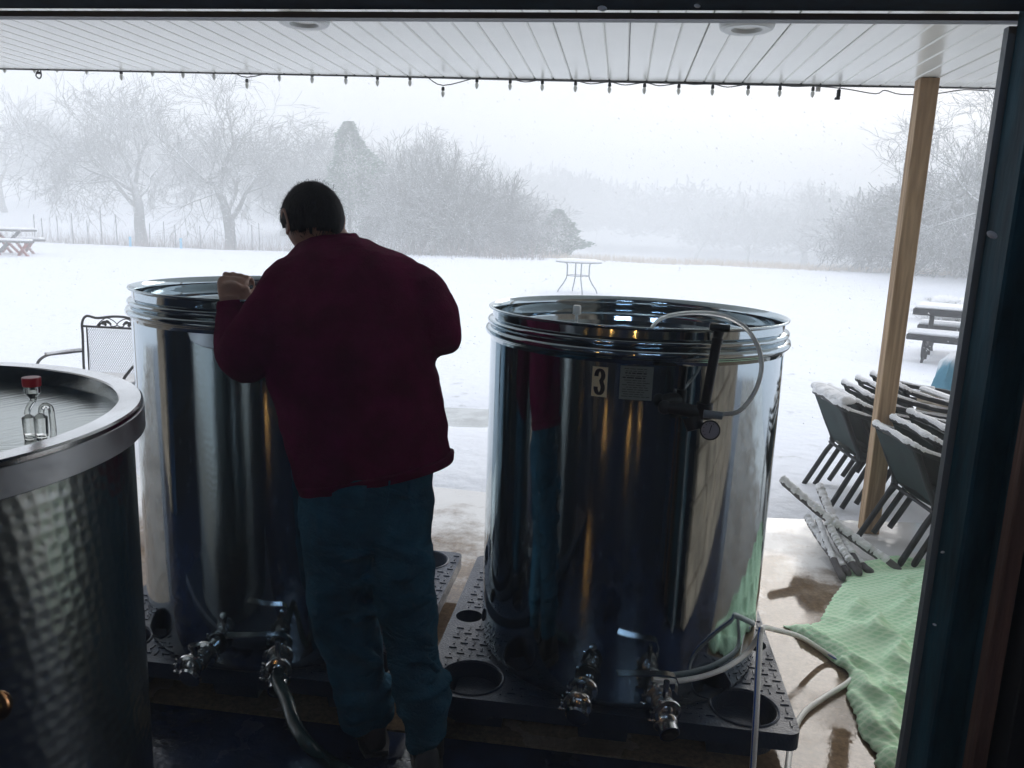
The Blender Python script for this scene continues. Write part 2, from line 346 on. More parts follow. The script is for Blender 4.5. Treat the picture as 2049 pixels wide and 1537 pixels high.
def creases(m, strength, dist, stretch, scale):
    N, L = nodes(m); b = N['Principled BSDF']; tc = N.new('ShaderNodeTexCoord'); mp = N.new('ShaderNodeMapping'); mp.inputs['Scale'].default_value = stretch; mp.inputs['Rotation'].default_value = (0, .5, 0)
    n = N.new('ShaderNodeTexNoise'); n.inputs['Scale'].default_value = scale; n.inputs['Detail'].default_value = 3; n.inputs['Distortion'].default_value = 1.2
    L.new(tc.outputs['Object'], mp.inputs[0]); L.new(mp.outputs[0], n.inputs['Vector'])
    bp = N.new('ShaderNodeBump'); bp.inputs['Strength'].default_value = strength; bp.inputs['Distance'].default_value = dist; L.new(n.outputs['Fac'], bp.inputs['Height'])
    old = b.inputs['Normal'].links[0].from_node; L.new(bp.outputs[0], old.inputs['Normal'])
creases(M_shirt, .6, .05, (1.3, 1.3, .7), 4.5); creases(M_denim, 1.0, .035, (1, 1, 2.0), 7)
# ------------------------------------------------------------------ ground
def gnoise(x, y, s, seed=0):
    r = np.random.default_rng(seed); out = 0 * x
    for k in range(7):
        a = r.uniform(0, 2 * PI); f = s * r.uniform(.6, 1.8); out = out + np.sin(x * f * math.cos(a) + y * f * math.sin(a) + r.uniform(0, 7)) / 7
    return out
def terr(x, y):
    x = np.asarray(x, float); y = np.asarray(y, float)
    inside = smoothstep((4.80 + 0.03 * x + 0.16 * gnoise(x, y, 2.2, 3) - y) / 0.5) * smoothstep((7.2 - x) / .4) * smoothstep((x + 9.2) / .4)
    z = 0.035 - 0.062 * inside
    z = z + (0.05 * gnoise(x, y, 1.1, 1) + 0.02 * gnoise(x, y, 4, 2)) * smoothstep((y - 5) / 3)
    z = z + 2.4 * smoothstep((-x - 18) / 38) * smoothstep((y - 42) / 36)
    z = z - 0.75 * np.exp(-((y - 47) / 11) ** 2) * smoothstep((-x - 6) / 14)
    z = z - 2.0 * smoothstep((y - 34) / 42) * smoothstep((x + 16) / 14) * (1 - .25 * smoothstep((y - 120) / 80))
    z = z + 0.12 * np.exp(-((y - 30) / 6) ** 2) + 2.0 * smoothstep((x - 40) / 60)
    z = z - 0.09 * np.exp(-((x + 1.25) / .75) ** 2 - ((y - 6.45) / .42) ** 2)
    return z
def ground_sheet():
    def axis(lo, hi, c, n, k):
        a = np.arcsinh((lo - c) / k); b = np.arcsinh((hi - c) / k); return c + k * np.sinh(np.linspace(a, b, n))
    xs = axis(-700, 700, 0, 420, 3.0); ys = axis(-300, 900, 6, 460, 3.0)
    X, Y = np.meshgrid(xs, ys); Z = terr(X, Y)
    n, m = X.shape
    V = np.stack([X, Y, Z], -1).reshape(-1, 3)
    i = np.arange(n - 1)[:, None] * m + np.arange(m - 1)[None]; Fs = np.stack([i, i + 1, i + m + 1, i + m], -1).reshape(-1, 4)
    me = np_mesh('snow_ground', V, Fs)
    return link('snow_ground', me, M_ground, smooth=180)
def np_mesh(name, V, Fs):
    me = bpy.data.meshes.new(name); k = Fs.shape[1]
    me.vertices.add(len(V)); me.vertices.foreach_set('co', np.asarray(V, np.float32).ravel())
    me.loops.add(Fs.size); me.loops.foreach_set('vertex_index', Fs.astype(np.int32).ravel())
    me.polygons.add(len(Fs)); me.polygons.foreach_set('loop_start', np.arange(len(Fs), dtype=np.int32) * k)
    try: me.polygons.foreach_set('loop_total', np.full(len(Fs), k, np.int32))
    except Exception: pass
    me.update(calc_edges=True); return me
def groundmat():
    m = bpy.data.materials.new('snow_field'); m.use_nodes = True; N, L = nodes(m); b = N['Principled BSDF']; b.inputs['Roughness'].default_value = .85; b.inputs['Specular IOR Level'].default_value = .2
    tc = N.new('ShaderNodeTexCoord')
    n = N.new('ShaderNodeTexNoise'); n.inputs['Scale'].default_value = 5.5; n.inputs['Detail'].default_value = 7; n.inputs['Roughness'].default_value = .65; L.new(tc.outputs['Object'], n.inputs['Vector'])
    mr = N.new('ShaderNodeMapRange'); mr.inputs[1].default_value = .61; mr.inputs[2].default_value = .70; mr.inputs[4].default_value = .7; L.new(n.outputs['Fac'], mr.inputs[0])
    mix = N.new('ShaderNodeMixRGB'); mix.inputs[1].default_value = (.84, .87, .93, 1); mix.inputs[2].default_value = (.52, .54, .55, 1); L.new(mr.outputs[0], mix.inputs[0]); L.new(mix.outputs[0], b.inputs['Base Color'])
    n4 = N.new('ShaderNodeTexNoise'); n4.inputs['Scale'].default_value = 9; n4.inputs['Detail'].default_value = 7; L.new(tc.outputs['Object'], n4.inputs['Vector'])
    bp = N.new('ShaderNodeBump'); bp.inputs['Strength'].default_value = .5; bp.inputs['Distance'].default_value = .04; L.new(n4.outputs['Fac'], bp.inputs['Height']); L.new(bp.outputs[0], b.inputs['Normal'])
    return m
M_ground = groundmat()
struct(ground_sheet())
# concrete slab: porch and room floor, with one joint where the shade colour ends
EDGE = lambda x: 4.58 + 0.033 * x
s0_ = MB(); s0_.box((-1, -2.145, -.15), (16, 8.71, .3)); struct(s0_.build('floor', M_shadefloor, smooth=0))
s1 = MB(); s1._add([(-9, 2.22, 0), (7, 2.22, 0), (7, EDGE(7) + .1, 0), (-9, EDGE(-9) + .1, 0), (-9, 2.22, -.3), (7, 2.22, -.3), (7, EDGE(7) + .1, -.3), (-9, EDGE(-9) + .1, -.3)], [(0, 1, 2, 3), (0, 4, 5, 1), (2, 6, 7, 3), (1, 5, 6, 2), (3, 7, 4, 0), (4, 7, 6, 5)])
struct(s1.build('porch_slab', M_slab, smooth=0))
s2 = MB(); s2._add([(x, EDGE(x) + dy, z) for z in (-.006, -.3) for x, dy in ((-9, .112), (7, .112), (7, .75), (-9, .75))], [(0, 1, 2, 3), (0, 4, 5, 1), (2, 6, 7, 3), (1, 5, 6, 2), (3, 7, 4, 0), (4, 7, 6, 5)])
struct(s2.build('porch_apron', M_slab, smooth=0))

M_puddle = mat('slushy_puddle', (.50, .53, .54), 0.3, var=.25, vscale=5, bump=.3, bscale=40)
q = MB(); q._add([(-1.25 + (1.0 + .14 * math.sin(3 * a + 1) + .07 * math.sin(7 * a)) * 1.1 * math.cos(a), 6.45 + (1.0 + .14 * math.sin(3 * a + 1)) * .7 * math.sin(a), -.018) for a in np.linspace(0, 2 * PI, 49)[:-1]], [tuple(range(48))])
struct(q.build('meltwater_puddle', M_puddle, smooth=0), 'grey slushy puddle in the snow between the tanks')

# ------------------------------------------------------------------ building shell
DY = 1.70; JX = 0.716; HZ = 2.008; SZ = 2.37
bld = thing('brewery_building', 'dark brewery building whose open loading door frames the snowy view', 'building')
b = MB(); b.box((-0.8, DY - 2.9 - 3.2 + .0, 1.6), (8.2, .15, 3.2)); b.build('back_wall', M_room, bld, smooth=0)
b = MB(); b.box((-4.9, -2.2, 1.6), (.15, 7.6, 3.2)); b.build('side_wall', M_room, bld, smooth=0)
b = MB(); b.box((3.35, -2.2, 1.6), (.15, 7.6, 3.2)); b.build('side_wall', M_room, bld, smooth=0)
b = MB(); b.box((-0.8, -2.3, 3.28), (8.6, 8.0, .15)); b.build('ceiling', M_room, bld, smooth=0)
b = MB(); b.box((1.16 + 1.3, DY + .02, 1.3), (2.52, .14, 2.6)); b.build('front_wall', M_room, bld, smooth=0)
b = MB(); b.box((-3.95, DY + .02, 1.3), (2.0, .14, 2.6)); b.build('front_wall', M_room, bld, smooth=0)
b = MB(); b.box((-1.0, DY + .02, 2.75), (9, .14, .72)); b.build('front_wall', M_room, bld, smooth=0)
# rough tan stone courses on the outside of the front wall
for side, x0, x1 in ((1, .80, 3.6), (-1, -4.9, -3.0)):
    zz = 0.0
    while zz < 2.3:
        hh = random.uniform(.14, .24); xx = x0
        while xx < x1 - .05:
            ww = min(random.uniform(.22, .5), x1 - xx); hz = min(hh, 2.36 - zz)
            q = MB(); q.box((xx + ww / 2, DY + .13 + random.uniform(0, .02), zz + hz / 2), (ww - .012, .07, hz - .012), ch=.012); q.build('stone', M_stone, bld, smooth=0); xx += ww
        zz += hh
# door frame
fr = thing('door_frame', 'dark green painted steel door frame at the right edge and across the top', 'door frame')
q = MB(); q.box((-1.3, DY - .03, HZ + .055), (JX * 2 + 3.02, .10, .085), ch=.006); q.build('header_beam', M_header, fr)
q = MB(); q.box((-1.3, DY + .045, HZ + .006), (JX * 2 + 2.9, .03, .012)); q.build('weather_strip', M_silvertube, fr, smooth=0)
q = MB(); q.box((-1.3, DY - .055, HZ + .16), (5.0, .12, .11), ch=.004); q.build('header_beam', M_header, fr)
q = MB()
x = -3.2
while x < .65:
    l = random.uniform(.05, .3)
    q.box((x + l / 2, DY - .088, HZ + .101), (l, .012, random.uniform(.002, .006))); x += l + random.uniform(.0, .08)
tag(q.build('frost_line', M_snow, fr, smooth=0), kind='stuff')
q = MB(); q.box((JX + .035, DY - .02, 1.05), (.07, .11, 2.1), ch=.005); q.build('jamb', M_jamb, fr)
q = MB(); q.box((JX + .0605, DY - .10, 1.05), (.012, .05, 2.1), ch=.002); q.build('jamb_lip', M_jamb, fr)
q = MB(); q.box((JX - .001, DY + .048, 1.0), (.02, .022, 2.0)); q.build('seal', M_silvertube, fr, smooth=0)
q = MB(); q.box((JX + .035, DY - .19, 1.3), (.03, .035, 2.6), ch=.003); q.build('timber_stud', M_stud, fr)
q = MB(); q.box((JX + .085, DY - .17, 1.3), (.055, .16, 2.6), ch=.003); q.build('inner_post', M_rubber, fr)
q = MB(); q.box((JX + .105, DY - .40, 1.3), (.026, .03, 2.6), ch=.003); q.build('timber_stud', M_stud, fr)
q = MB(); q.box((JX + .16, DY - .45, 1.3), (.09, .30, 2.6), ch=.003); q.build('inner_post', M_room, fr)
for (px, py, l) in ((1205, 17, .018), (1985, 470, .022), (1395, 12, .012), (1870, 1250, .008), (1886, 1105, .008)):
    p = at(px, py, DY - .09); q = MB(); q.blob(p, (l * .5, .004, l * .28), R=Matrix.Rotation(random.uniform(-.6, .6), 3, 'Y'))
    q.build('snow_speck', M_snow, fr)

# soffit made of single boards
sof = thing('porch_ceiling', 'white grooved vinyl porch ceiling with boards running outward', 'ceiling')
bw = 0.1005; x = -6.0; k = 0
base_me = {}
while x < 6.0:
    y0, y1 = DY + .16, EDGE(x) - .0
    q = MB(); w2 = bw / 2
    prof = [(-w2 + .0005, .012), (-w2 + .0005, .006), (-w2 + .007, .0), (w2 - .007, .0), (w2 - .0005, .006), (w2 - .0005, .012)]
    if k % 3 == 0: prof = [(-w2 + .003, .012), (-w2 + .003, .004), (-w2 + .009, .0), (w2 - .007, .0), (w2 - .0005, .006), (w2 - .0005, .012)]
    q.loft([[(x + a, y0, SZ + z) for a, z in prof], [(x + a, y1, SZ + z) for a, z in prof]])
    q.build('board', M_soffit, sof, smooth=0); x += bw; k += 1
q = MB(); q._add([(-6, DY + .16, SZ + .014), (6, DY + .16, SZ + .014), (6, EDGE(6), SZ + .014), (-6, EDGE(-6), SZ + .014), (-6, DY + .16, SZ + .3), (6, DY + .16, SZ + .3), (6, EDGE(6), SZ + .3), (-6, EDGE(-6), SZ + .3)], [(0, 3, 2, 1), (4, 5, 6, 7), (0, 1, 5, 4), (2, 3, 7, 6), (1, 2, 6, 5), (3, 0, 4, 7)])
q.build('roof', M_rubber, sof, smooth=0)
q = MB(); q.loft([[(x, EDGE(x) + a, SZ + z) for a, z in ((.002, -.006), (.012, -.006), (.012, .3), (.002, .3))] for x in (-6, 6)]); q.build('fascia', M_ironplain, sof, smooth=0)

for i, (px, py) in enumerate(((608, 38), (1495, 48))):
    p = onz(px, py, SZ)
    t = thing('recessed_light', ['unlit round recessed light in the porch ceiling above the man', 'unlit round recessed light in the porch ceiling above the numbered tank'][i], 'ceiling light', p, group='recessed lights in the porch ceiling')
    q = MB(); q.lathe([(.056, .0), (.058, -.022), (.088, -.024), (.100, -.018), (.104, 0.001)], 40, close=False); q.build('trim_ring', M_trim, t)
    q = MB(); q.lathe([(.0, -.009), (.045, -.0095), (.059, -.005), (.059, .004)], 32); q.build('lens', mat('frosted_lens', (.85, .86, .85), .4) if 'frosted_lens' not in MATS else MATS['frosted_lens'], t)

# posts
def post(x, y, lab):
    t = thing('porch_post', lab, 'post', (x, y, 0), 0.0, 'square wooden porch posts')
    q = MB(); q.box((0, 0, SZ / 2 - .001), (.089, .089, SZ - .004), ch=.004); q.build('timber', M_pine, t)
    return t
post(1.445, 4.40, 'square pine porch post standing beside the stacked patio chairs')
post(-4.2, 4.35, 'square pine porch post beyond the left side of the view')

# ------------------------------------------------------------------ string lights
def string_lights():
    t = thing('string_lights', 'dark cable of clear bulbs strung along the porch ceiling edge', 'string lights')
    L_ = [(0, 137), (38, 137), (95, 137), (138, 135), (195, 139), (262, 150), (322, 142), (381, 145), (441, 148), (505, 165), (568, 150), (632, 153), (698, 155), (760, 158), (824, 158), (889, 179), (956, 162), (1022, 164), (1086, 165), (1152, 167), (1220, 169), (1290, 170), (1359, 171), (1427, 172), (1499, 172), (1563, 174), (1630, 175)]
    LOW = {262, 505, 889}
    pts = []
    R_ = [(1700, 176), (1757, 185), (1776, 178), (1810, 186), (1880, 184), (1938, 176), (1990, 178)]
    for i, (px, py) in enumerate(L_ + R_):
        p = at(px, py, EDGE(0) + .02); p.y = EDGE(p.x) + .022
        if (px, py) in L_ and i > 0:
            c = p.copy(); c.z += .012 if px not in LOW else .016
            pts.append(tuple(c)); q = at(px + 30, py + 3, EDGE(0) + .02); q.y = EDGE(q.x) + .022; q.z = c.z - .004 - (.01 if random.random() < .4 else 0)
            if px not in LOW: pts.append(tuple(q))
            sp = MB(); sp.lathe([(.007, .008), (.009, .0), (.009, -.010), (.007, -.012)], 10, c=(p.x, p.y, p.z)); sp.build('socket', M_rubber, t)
            bb = MB(); bb.lathe([(.006, -.012), (.010, -.020), (.011, -.027), (.008, -.039), (.002, -.047)], 10, c=(p.x, p.y, p.z)); bb.build('bulb', M_bulb, t)
        else: pts.append(tuple(p))
    q = MB(); q.tube(spline(pts, 4), .0028, 6); q.build('cable', M_rubber, t)
    q = MB(); q.tube([at(p_[0], p_[1], EDGE(0) + .01) for p_ in ((-40, 132), (500, 147), (1024, 160), (1500, 170), (2030, 178))], .0035, 6); q.build('guide_wire', M_rubber, t)
    return t
string_lights()
for px, py, lab in ((1678, 187, 'small dark clip dangling from the ceiling edge near the post'), (1637, 178, 'white plug hanging among the string lights near the post'), (78, 148, 'dark wire hook hanging at the ceiling edge on the far left')):
    p = at(px, py, EDGE(1) + .04)
    q = MB()
    if px == 78:
        q.tube(spline([p + Vector((.01, 0, .03)), p + Vector((-.012, 0, .01)), p + Vector((-.02, 0, -.012)), p + Vector((0, 0, -.026)), p + Vector((.014, 0, -.01)), p + Vector((.012, 0, .02))], 5), .004, 6)
        q.box(p + Vector((-.002, 0, .006)), (.022, .014, .014))
        o = q.build('wire_hook', M_iron)
        tag(o, lab, 'hook')
    elif px == 1678:
        q.box(p, (.018, .02, .04), ch=.003); q.box(p + Vector((-.004, 0, -.026)), (.026, .018, .012), ch=.002); q.tube([p + Vector((0, 0, .02)), p + Vector((.01, 0, .045))], .003, 6)
        tag(q.build('cable_clip', M_iron), lab, 'clip')
    else:
        q.box(p, (.024, .014, .028), ch=.002); q.tube([p + Vector((0, 0, .014)), p + Vector((-.02, 0, .03)), p + Vector((-.05, 0, .035))], .003, 6)
        tag(q.build('plug', M_white), lab, 'plug')

# ------------------------------------------------------------------ tanks
def tank(center, ztop, zbot, R, label, mbody=None, style='bead'):
    mbody = mbody or M_mirror
    t = thing('steel_tank', label, 'tank', (center[0], center[1], zbot), group='open topped stainless steel tanks')
    h = ztop - zbot
    q = MB()
    if style == 'bead':
        prof = [(R - .06, .0), (R - .022, .0), (R - .012, .004), (R - .008, .016), (R - .007, .03), (R - .007, h - .098), (R - .002, h - .094)]
    else:
        prof = [(R - .06, 0), (R - .03, 0), (R - .02, .01), (R - .02, h - .045)]
    q.lathe(prof, 160); 
    me = q
    o = me.build('body', mbody, t, smooth=40)
    if style != 'bead':
        uv = o.data.uv_layers.new(name='UVMap')
        for l in o.data.loops:
            c = o.data.vertices[l.vertex_index].co; a = math.atan2(c.y, c.x)
            uv.data[l.index].uv = (a * R + c.z * .18, c.z)
    q = MB()
    if style == 'bead':
        bead = lambda rc, zc, rr, a0, a1, n=7: [(rc + rr * math.cos(a0 + (a1 - a0) * i / n), zc + rr * math.sin(a0 + (a1 - a0) * i / n)) for i in range(n + 1)]
        prof = [(R - .012, h - .12), (R - .003, h - .096)] + bead(R - .003, h - .078, .014, -1.3, 1.2) + [(R - .006, h - .061)] + bead(R - .006, h - .048, .010, -1.2, 1.2) + [(R - .012, h - .034), (R - .012, h - .012), (R - .004, h - .007)] + bead(R - .003, h - .004, .004, -1.4, 2.6) + [(R - .014, h - .012), (R - .016, h - .03), (R - .010, h - .045), (R - .008, h - .062), (R - .008, h - .08), (R - .018, h - .1), (R - .019, h - .45), (R - .03, h - .45), (R - .03, h - .12)]
        q.lathe(prof, 160, close=True); q.build('rim', mbody, t, smooth=50)
    else:
        prof = [(R - .017, h - .066), (R + .0, h - .066), (R + .002, h - .063), (R + .002, h - .004), (R - .002, h), (R - .044, h - .001), (R - .047, h - .004), (R - .045, h - .03), (R - .034, h - .05), (R - .028, h - .075), (R - .034, h - .10), (R - .03, h - .14), (R - .036, h - .16), (R - .03, h - .18), (R - .03, h - .5), (R - .04, h - .5), (R - .04, h - .11)]
        q.lathe(prof, 160, close=True); q.build('rim', M_band, t, smooth=40)
        q = MB(); q.lathe([(R + .0025, h - .012), (R + .0045, h - .013), (R + .0045, h - .063), (R + .0025, h - .064)], 160, close=True); q.build('rim_band', M_satin, t, smooth=40)
    return t
T3 = (0.061, 2.714); T3TOP = 1.33; T3BOT = .152
T2 = (-1.171, 2.69); T2TOP = 1.352
TF = (-1.496, 1.284); TFTOP = 1.20
tank3 = tank(T3, T3TOP, T3BOT, .492, 'polished steel tank marked 3, right of the man')
tank2 = tank(T2, T2TOP, .152, .495, 'polished steel tank the man in maroon leans over')
tankf = tank(TF, TFTOP, .05, .565, 'brushed tank with swirl pattern and wide grey rim in the left corner', M_swirl, 'flat')
# floating lids inside the tanks
def lid(c, z, R, label, gasket=True, mm=None):
    t = thing('floating_lid', label, 'lid', (c[0], c[1], z))
    q = MB(); q.lathe([(.001, .012), (R * .35, .014), (R * .8, .006), (R * .93, 0), (R * .95, .02), (R * .955, .02), (R * .955, -.03), (R * .5, -.03), (.001, -.03)], 96); q.build('plate', mm or M_band, t)
    q = MB(); q.tube([(R * math.cos(a) * .98, R * math.sin(a) * .98, 0) for a in np.linspace(0, 2 * PI, 97)[:-1]], R * .03, 10, closed=True); q.build('gasket', M_rubber if not gasket else M_silvertube, t)
    return t
lid(T3, T3TOP - .17, .46, 'grey floating lid sunk inside the tank marked 3')
lid(T2, T2TOP - .20, .46, 'grey floating lid sunk inside the tank under the man', mm=M_band)
lid(TF, TFTOP - .26, .525, 'dark floating lid inside the swirl patterned tank', False, steel('dull_lid_steel', (.16, .17, .18), .22))

# sticker and plate
def cylpatch(c, R, a0, a1, z0, z1, n=8, skew=0.0):
    rings = []
    q = MB(); vs = []; fs = []
    for i in range(n + 1):
        a = a0 + (a1 - a0) * i / n; s_ = skew * (i / n)
        for z in (z0 + s_, z1 + s_): vs.append((c[0] + R * math.cos(a), c[1] + R * math.sin(a), z))
    for i in range(n): fs.append((2 * i, 2 * i + 2, 2 * i + 3, 2 * i + 1))
    q._add(vs, fs); return q
def ang(p, c): return math.atan2(p.y - c[1], p.x - c[0])
RB = .4855
pA = oncyl(1183, 792, T3, RB); pB = oncyl(1217, 737, T3, RB); aL, aR = ang(pA, T3), ang(pB, T3); zL, zH = pA.z - .0, pB.z + .002
off = Vector((0, 0, 0))
def part_on(q, name, m, tnk):
    q.v = [(x - tnk.location.x, y - tnk.location.y, z - tnk.location.z) for x, y, z in q.v]; return q.build(name, m, tnk, smooth=60)
part_on(cylpatch(T3, RB + .0012, aL, aR, zL, zH), 'number_sticker', M_label, tank3)
def ribbon3():
    # the figure 3 as a heavy condensed stroke
    w_, h_ = (aR - aL) * RB, zH - zL
    cx_, cz_ = w_ * .5, h_ * .5
    cl = []
    rx, rz = w_ * .22, h_ * .185
    for i in range(15):
        a = math.radians(190 - i * 250 / 14); cl.append((cx_ + rx * math.cos(a) * 1.0, cz_ + h_ * .215 + rz * math.sin(a)))
    for i in range(1, 16):
        a = math.radians(62 - i * 250 / 15); cl.append((cx_ + rx * math.cos(a) * 1.05, cz_ - h_ * .195 + rz * 1.08 * math.sin(a)))
    q = MB(); vs = []; fs = []; n = len(cl)
    for i, (u, v) in enumerate(cl):
        du = cl[min(i + 1, n - 1)][0] - cl[max(i - 1, 0)][0]; dv = cl[min(i + 1, n - 1)][1] - cl[max(i - 1, 0)][1]; l = math.hypot(du, dv) or 1
        nx, nz = -dv / l, du / l; hw = w_ * .115 * (.75 + .45 * abs(nx))
        for s_ in (-1, 1):
            uu, vv = u + nx * hw * s_, v + nz * hw * s_; a = aL + uu / RB
            vs.append((T3[0] + (RB + .0022) * math.cos(a), T3[1] + (RB + .0022) * math.sin(a), zL + vv))
    for i in range(n - 1): fs.append((2 * i, 2 * i + 1, 2 * i + 3, 2 * i + 2))
    q._add(vs, fs); return q
part_on(ribbon3(), 'numeral_three', M_ink, tank3)
pA = oncyl(1238, 798, T3, RB); pB = oncyl(1308, 738, T3, RB); bL, bR = ang(pA, T3), ang(pB, T3); yL, yH = pA.z, pB.z + .004
part_on(cylpatch(T3, RB + .0012, bL, bR, yL, yH), 'data_plate', M_plate, tank3)
q = MB()
for i in range(13):
    z = yH - (i + 1.2) * (yH - yL) / 14.5; a = bL + (bR - bL) * random.uniform(.06, .22)
    end = bR - (bR - bL) * random.uniform(.05, .25) if i > 3 else bR - (bR - bL) * .2
    while a < end:
        l = random.uniform(.006, .02) / RB; th = .0034 if i in (2, 4) else .0016
        cp = cylpatch(T3, RB + .0021, a, min(a + l, end), z, z + th, 2); q._add(cp.v, cp.f); a += l + .003 / RB
tag(part_on(q, 'small_print', M_ink, tank3), kind='stuff')

# fittings
def fitting(tnk, c, px, py, kind):
    """tri-clamp valve sticking out of a tank; its parts are children of the tank's valve"""
    p = oncyl(px, py - 12, c, .485) if False else None
    a = ang(at(px, py, 2.2), c); d = Vector((math.cos(a), math.sin(a), 0)); s_ = Vector((-d.y, d.x, 0))
    base = Vector((c[0], c[1], 0)) + d * .482
    z = .152 + .075
    o = base + Vector((0, 0, z)) - Vector(tnk.location)
    q = MB(); q.lathe([(.024, -.005), (.024, .03), (.034, .032), (.036, .036), (.036, .042), (.034, .046), (.027, .048), (.027, .07), (.034, .072), (.034, .078), (.022, .08)], 24, c=o, axis=d)
    v = q.build('valve', M_fit, tnk, smooth=40)
    q = MB(); q.blob(o + d * .098, .034, 18, 12); q.build('valve_ball', M_fit, v)
    # clamp rings with a wing nut
    for dd in (.040, .125):
        q = MB(); q.lathe([(.030, -.008), (.040, -.005), (.042, 0), (.040, .005), (.030, .008)], 24, c=o + d * dd, axis=d, close=True)
        q.box(o + d * dd + s_ * -.046, (.014, .014, .016), rz=a, ch=.003)
        q.tube([o + d * dd + s_ * -.046 + Vector((0, 0, .02)), o + d * dd + s_ * -.046 + Vector((0, 0, -.026))], .004, 8)
        q.blob(o + d * dd + s_ * -.046 + Vector((0, 0, -.022)), (.012, .006, .006), 8, 6)
        q.build('clamp', M_fit, v)
    if kind == 'cap':
        q = MB(); q.lathe([(.026, .118), (.036, .122), (.036, .134), (.030, .140), (.012, .1425), (.001, .1425)], 24, c=o, axis=(d + Vector((0, 0, -.25))).normalized()); q.build('end_cap', M_fit, v)
        q = MB(); q.tube([o + d * .098 + Vector((0, 0, .03)), o + d * .098 + Vector((0, 0, .05))], .011, 12); q.lathe([(.001, .05), (.017, .05), (.017, .062), (.001, .064)], 14, c=o + d * .098); q.build('stem', M_fit, v)
    else:
        dn = (d + Vector((0, 0, -.3))).normalized()
        q = MB(); q.lathe([(.024, .118), (.036, .121), (.038, .126), (.036, .131), (.030, .136), (.030, .165), (.026, .166), (.0235, .15), (.0235, .12)], 28, c=o, axis=dn, close=True); q.build('outlet', M_fit, v)
        q = MB(); q.lathe([(.001, .121), (.0234, .121), (.0234, .123), (.001, .123)], 20, c=o, axis=dn); q.build('bore', M_rubber, v)
        q = MB(); q.tube([o + d * .098 + Vector((0, 0, .028)), o + d * .098 + Vector((0, 0, .085))], .009, 12); q.build('stem', M_fit, v)
        # lever: strip rising from the stem and running to the left
        hp = [(.03, -.010, .045), (.032, -.004, .075), (.022, 0, .098), (0, .0, .106), (-.06, 0, .109), (-.125, .0, .112), (-.15, 0, .114)]
        rings = []
        for u, _, zz in hp:
            cpt = o + d * .098 + s_ * u + Vector((0, 0, zz)); wd = .013 if u > -.1 else .016
            rings.append([cpt + d * wd, cpt + d * wd + Vector((0, 0, .004)) + s_ * .002, cpt - d * wd + Vector((0, 0, .004)) + s_ * .002, cpt - d * wd])
        q = MB(); q.loft(rings); q.build('lever', M_fit, v, smooth=50)
    return o + Vector(tnk.location), d
fitting(tank3, T3, 1168, 1395, 'cap')
fitting(tank3, T3, 1318, 1420, 'lever')
fitting(tank2, T2, 425, 1330, 'cap')
vo, vd = fitting(tank2, T2, 560, 1320, 'open')
q = MB(); pk = oncyl(-2, 1412, TF, .575); q.blob(pk, (.02, .02, .026), 16, 10)
q.v = [(x - TF[0], y - TF[1], z - .05) for x, y, z in q.v]; q.build('knob', M_brass, tankf)

# ------------------------------------------------------------------ pallets
def pallet(cx_, cy_, label):
    W, D, Hh = 1.16, 1.08, .15; r = .035
    t = thing('plastic_pallet', label, 'pallet', (cx_, cy_, 0), group='black plastic pallets under the tanks')
    holes = [(-.43, -.425, .098), (.43, -.425, .098), (-.43, .43, .098), (.43, .43, .098), (-.515, -.02, .05), (.515, -.02, .05)]
    outer = []
    for sx, sy, a0 in ((1, 1, 0), (-1, 1, 90), (-1, -1, 180), (1, -1, 270)):
        for i in range(5):
            a = math.radians(a0 + i * 22.5); outer.append((sx * (W / 2 - r) + r * math.cos(a), sy * (D / 2 - r) + r * math.sin(a)))
    loops = [outer]
    for hx, hy, hr in holes: loops.append([(hx + hr * math.cos(2 * PI * k / 28), hy + hr * .95 * math.sin(2 * PI * k / 28)) for k in range(28)])
    bm = bmesh.new(); tops = []
    for lp in loops:
        vs = [bm.verts.new((x, y, Hh)) for x, y in lp]; tops.append(vs)
        for i in range(len(vs)): bm.edges.new((vs[i], vs[(i + 1) % len(vs)]))
    bmesh.ops.triangle_fill(bm, use_beauty=True, edges=bm.edges[:])
    for f in bm.faces:
        if f.normal.z < 0: f.normal_flip()
    for li, vs in enumerate(tops):
        dz = -.055 if li == 0 else -.10
        lo = [bm.verts.new((v.co.x * (1 if li else 1), v.co.y, Hh + dz)) for v in vs]
        for i in range(len(vs)):
            k = (i + 1) % len(vs); bm.faces.new((vs[i], vs[k], lo[k], lo[i]))
        if li: bm.faces.new(lo)
    me = bpy.data.meshes.new('deck'); bmesh.ops.recalc_face_normals(bm, faces=bm.faces); bm.to_mesh(me); bm.free()
    link('deck', me, M_black, t, smooth=30)
    for hx, hy, hr in holes[:4]:
        q = MB(); q.tube([(hx + (hr + .006) * math.cos(a), hy + (hr * .95 + .006) * math.sin(a), Hh + .001) for a in np.linspace(0, 2 * PI, 33)[:-1]], .004, 6, closed=True); q.build('hole_rim', M_black, t)
    q = MB(); s_ = .034; i0 = 0
    for i in range(int(W / s_) + 1):
        for j in range(int(D / s_) + 1):
            x = -W / 2 + (i + .5) * s_; y = -D / 2 + (j + .5) * s_
            if abs(x) > W / 2 - .02 or abs(y) > D / 2 - .02: continue
            if any(math.hypot(x - hx, y - hy) < hr + .022 for hx, hy, hr in holes): continue
            if math.hypot(x, y) < .43: continue
            if (i + j) % 2: q.box((x, y, Hh + .001), (.026, .005, .005))
            else: q.box((x, y, Hh + .001), (.005, .026, .005))
    tag(q.build('raised_tread', M_black, t, smooth=0), kind='stuff')
    for x in (-.40, 0, .40):
        for y in (-.38, 0, .38):
            q = MB(); q.loft([[(x + sx * (.075 + z * .12), y + sy * (.07 + z * .12), z) for sx, sy in ((-1, -1), (1, -1), (1, 1), (-1, 1))] for z in (0, .095)]); q.build('foot', M_black, t, smooth=0)
    return t
